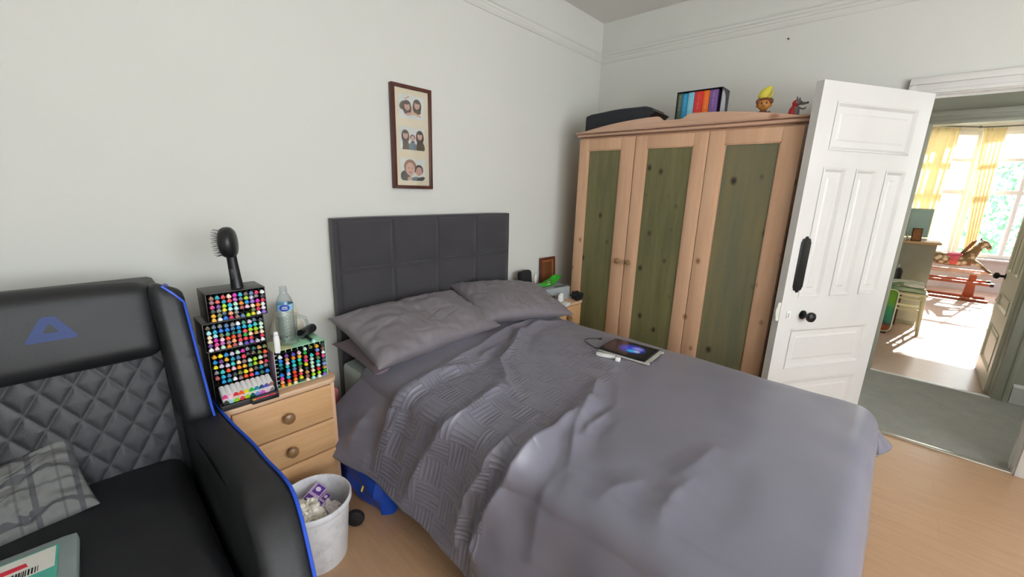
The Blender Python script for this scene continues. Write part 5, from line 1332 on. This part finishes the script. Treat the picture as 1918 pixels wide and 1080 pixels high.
b = B(); b.lathe([(.017, .68), (.017, .71), (.012, .72), (0, .722)], seg=14); b.obj('cap', mat('grey_cap', (150, 152, 146), .4), bo)
bo.location.z = 0
o = B(); o.soft((.10, .16, .52), .01, 4, M=RT((0, 0, .26))); o = o.obj('storage_box', mat('dark_red_box', (60, 40, 38), .7)); o.location = (3.26, -2.235, 0); tag(o, 'dark narrow box between the stool and the grey dresser', 'box')
kc = thing('suitcase', 'green printed children\'s suitcase with a pale rim standing on its wheels', 'suitcase', (2.80, -2.205, 0), radians(6))
def scr(y, z): return y, z
def rr_outline(w, h, r, z0, n=6):
    pts = []
    for cx_, cz_, a0 in ((w-r, z0+r, -90), (w-r, z0+h-r, 0), (-w+r, z0+h-r, 90), (-w+r, z0+r, 180)):
        for k in range(n+1): a = radians(a0+90*k/n); pts.append((cx_+r*cos(a), cz_+r*sin(a)))
    return pts
b = B(); b.prism(rr_outline(.055, .47, .05, .03), 0, -.11, .11, bev=.008)
tk = NT('printed_case'); tcn = tk.coords(); sp = tk.n('ShaderNodeSeparateXYZ'); tk.l(tcn, sp.inputs[0]); nz = tk.noise(tcn, 9, 2)
hz_ = tk.math('ADD', sp.outputs[2], tk.math('MULTIPLY', nz, .12))
tk.setb(**{'Base Color': tk.ramp(tk.math('MULTIPLY', hz_, 1.8), [(.20, rgb(170, 84, 40)), (.32, rgb(60, 74, 60)), (.42, rgb(30, 130, 104)), (.62, rgb(50, 150, 96)), (.8, rgb(110, 170, 50))]), 'Roughness': .4}); b.obj('case_body', tk.m, kc)
b = B(); P_ = rr_outline(.058, .476, .052, .027); b.tube([(-.112, y, z) for y, z in P_+P_[:1]], .007, 6); b.obj('rim', mat('pale_rim', (212, 220, 204), .4), kc)
for sx in (-1, 1):
    b = B(); b.lathe([(0, -.03), (.022, -.03), (.024, 0), (.022, .03), (0, .03)], M=RT((sx*.085, 0, .024), radians(90)), seg=18); b.obj('wheel', m_black, kc)

# rocking horse on its stand
rh = thing('rocking_horse', 'dappled rocking horse with a pink saddle on a red wooden stand', 'rocking horse', (5.95, -2.86, 0))
m_red = wood('red_brown_stand', rgb(176, 92, 56), rgb(150, 70, 40), 1)
def post(y): return [(-.02, y)]
b = B()
for sx in (-.16, .16): b.box((sx-.02, -.42, .40), (sx+.02, .42, .432), .006)      # swing rails
b.obj('upper_rails', mat('pale_rail', (206, 176, 160), .5), rh)
b = B()
for sx in (-.16, .16): b.box((sx-.018, -.44, .25), (sx+.018, .44, .29), .006)
b.obj('middle_rails', m_red, rh)
b = B()
for sx in (-.17, .17): b.box((sx-.03, -.46, 0), (sx+.03, .46, .035), .008)
b.box((-.22, -.30, .0), (.22, -.22, .045), .008); b.box((-.22, .22, 0), (.22, .30, .045), .008); b.obj('base_rails', m_red, rh)
for sy in (-.26, .26):
    b = B(); b.prism([(-.06, .045), (.06, .045), (.035, .40), (-.035, .40)], 0, -.03, .03, M=RT((0, sy, 0), 0, 0, radians(0)), bev=.006); b.obj('post', m_red, rh)
b = B()
for sx in (-.16, .16):
    for sy in (-.45, .45): b.box((sx-.022, sy-.02, .245), (sx+.022, sy+.02, .295), .004)
b.obj('rail_end_caps', m_black, rh)
th_ = NT('dappled_coat'); vo = th_.n('ShaderNodeTexVoronoi'); vo.inputs['Scale'].default_value = 17; th_.l(th_.coords(), vo.inputs['Vector'])
th_.setb(**{'Base Color': th_.ramp(vo.outputs['Distance'], [(.30, rgb(226, 212, 180)), (.62, rgb(128, 100, 66))]), 'Roughness': .6})
b = B()
def hh(p): return p
b.tube([(0, .24, .58), (0, .20, .60), (0, .08, .585), (0, -.06, .575), (0, -.17, .60), (0, -.22, .63)], [.05, .095, .095, .09, .095, .06], 16)      # trunk, head end towards -y
b.tube([(0, -.15, .63), (0, -.19, .71), (0, -.235, .80), (0, -.26, .86)], [.08, .062, .048, .042], 14)      # neck
b.tube([(0, -.235, .88), (0, -.28, .86), (0, -.325, .81), (0, -.35, .775)], [.036, .045, .034, .026], 14)    # head
for sx in (-1, 1):
    b.tube([(sx*.018, -.235, .90), (sx*.022, -.228, .94)], [.012, .003], 8)
    b.tube([(sx*.055, -.18, .60), (sx*.075, -.28, .54), (sx*.09, -.36, .47), (sx*.12, -.41, .44)], [.040, .028, .018, .016], 10)
    b.tube([(sx*.055, .20, .58), (sx*.075, .28, .53), (sx*.09, .33, .47), (sx*.12, .40, .44)], [.048, .030, .019, .016], 10)
body = b.obj('horse_body', th_.m, rh)
b = B(); b.soft((.20, .16, .05), .022, 8, M=RT((0, .0, .665)), disp=lambda p: p+Vector((0, 0, -.35*abs(p.x)**1.4+.25*abs(p.y)**1.5))); b.box((-.10, -.05, .54), (-.085, .04, .66), .004); b.box((.085, -.05, .54), (.10, .04, .66), .004); b.obj('saddle', mat('pink_saddle', (214, 92, 122), .6, var=.05), rh)
b = B(); b.ball((-.10, .0, .56), (.012, .05, .045), 12); b.obj('saddle_flap', mat('coral_flap', (228, 104, 96), .6), rh)
b = B()
for k in range(9): q = k/8; b.tube([(.0, -.15-.09*q+.05, .70+.19*q), (-.02, -.12-.09*q+.06, .68+.18*q), (-.04, -.10-.09*q+.06, .64+.18*q)], [.014, .014, .005], 7)
b.obj('mane', mat('brown_mane', (140, 92, 60), .8, var=.1), rh)
b = B(); b.tube([(0, .27, .62), (0, .33, .64), (0, .37, .60), (0, .385, .52)], [.018, .026, .024, .006], 10); b.obj('tail', mat('cream_tail', (220, 206, 176), .9, var=.08), rh)
b = B(); b.tube([(-.035, -.31, .83), (-.04, -.28, .80), (0, -.25, .79), (.04, -.28, .80), (.035, -.31, .83)], .005, 6); b.tube([(-.033, -.335, .805), (0, -.358, .800), (.033, -.335, .805)], .005, 6); b.obj('bridle', mat('brown_leather_strap', (110, 60, 40), .6), rh)

# garden outside the bay
def leafcloud(name, label, c, r, n, colr, sd, h0=0):
    t = thing(name, label, 'tree' if name == 'tree' else 'shrub', (c[0], c[1], h0))
    b = B(); rs = random.Random(sd)
    for _ in range(n):
        a, e = rs.uniform(0, 2*pi), math.asin(rs.uniform(-1, 1)); q = rs.uniform(.55, 1)**.5
        p = Vector((r[0]*q*cos(e)*cos(a), r[1]*q*cos(e)*sin(a), c[2]-h0+r[2]*q*sin(e)))
        s_ = rs.uniform(.10, .20); M_ = RT(p, rs.uniform(-1.5, 1.5), rs.uniform(-1.5, 1.5), rs.uniform(0, 6.3))
        b.add([(-s_*.5, 0, 0), (0, s_*.28, .01), (s_*.5, 0, 0), (0, -s_*.28, .01)], [(0, 1, 2, 3)], M_)
    b.obj('foliage', mat('leaf_%d' % sd, colr, .5, var=.25, scale=3), t, smooth=False, recalc=False)
    b = B(); b.tube([(0, 0, 0), (.05, 0, (c[2]-h0)*.6), (.0, .05, c[2]-h0)], [.16, .12, .05], 10); b.obj('trunk', mat('bark', (96, 82, 66), .9), t)
leafcloud('tree', 'broad green tree outside the right pane of the bay window', (13.0, -5.6, .9), (2.0, 2.4, 2.2), 2600, (84, 160, 100), 3, -2.6)
leafcloud('tree', 'smaller green tree outside the left pane of the bay window', (12.5, -1.2, .2), (1.2, 1.0, 2.2), 1400, (90, 170, 130), 4, -2.6)
leafcloud('shrub', 'low green shrub below the middle of the bay window', (10.2, -4.2, -.9), (1.3, 1.5, .9), 1200, (84, 164, 106), 5, -2.6)
b = B(); b.box((7.6, -30, -2.75), (60, 25, -2.6)); struct(b, 'ground', mat('garden_grass', (120, 140, 90), .9, var=.1, scale=2))
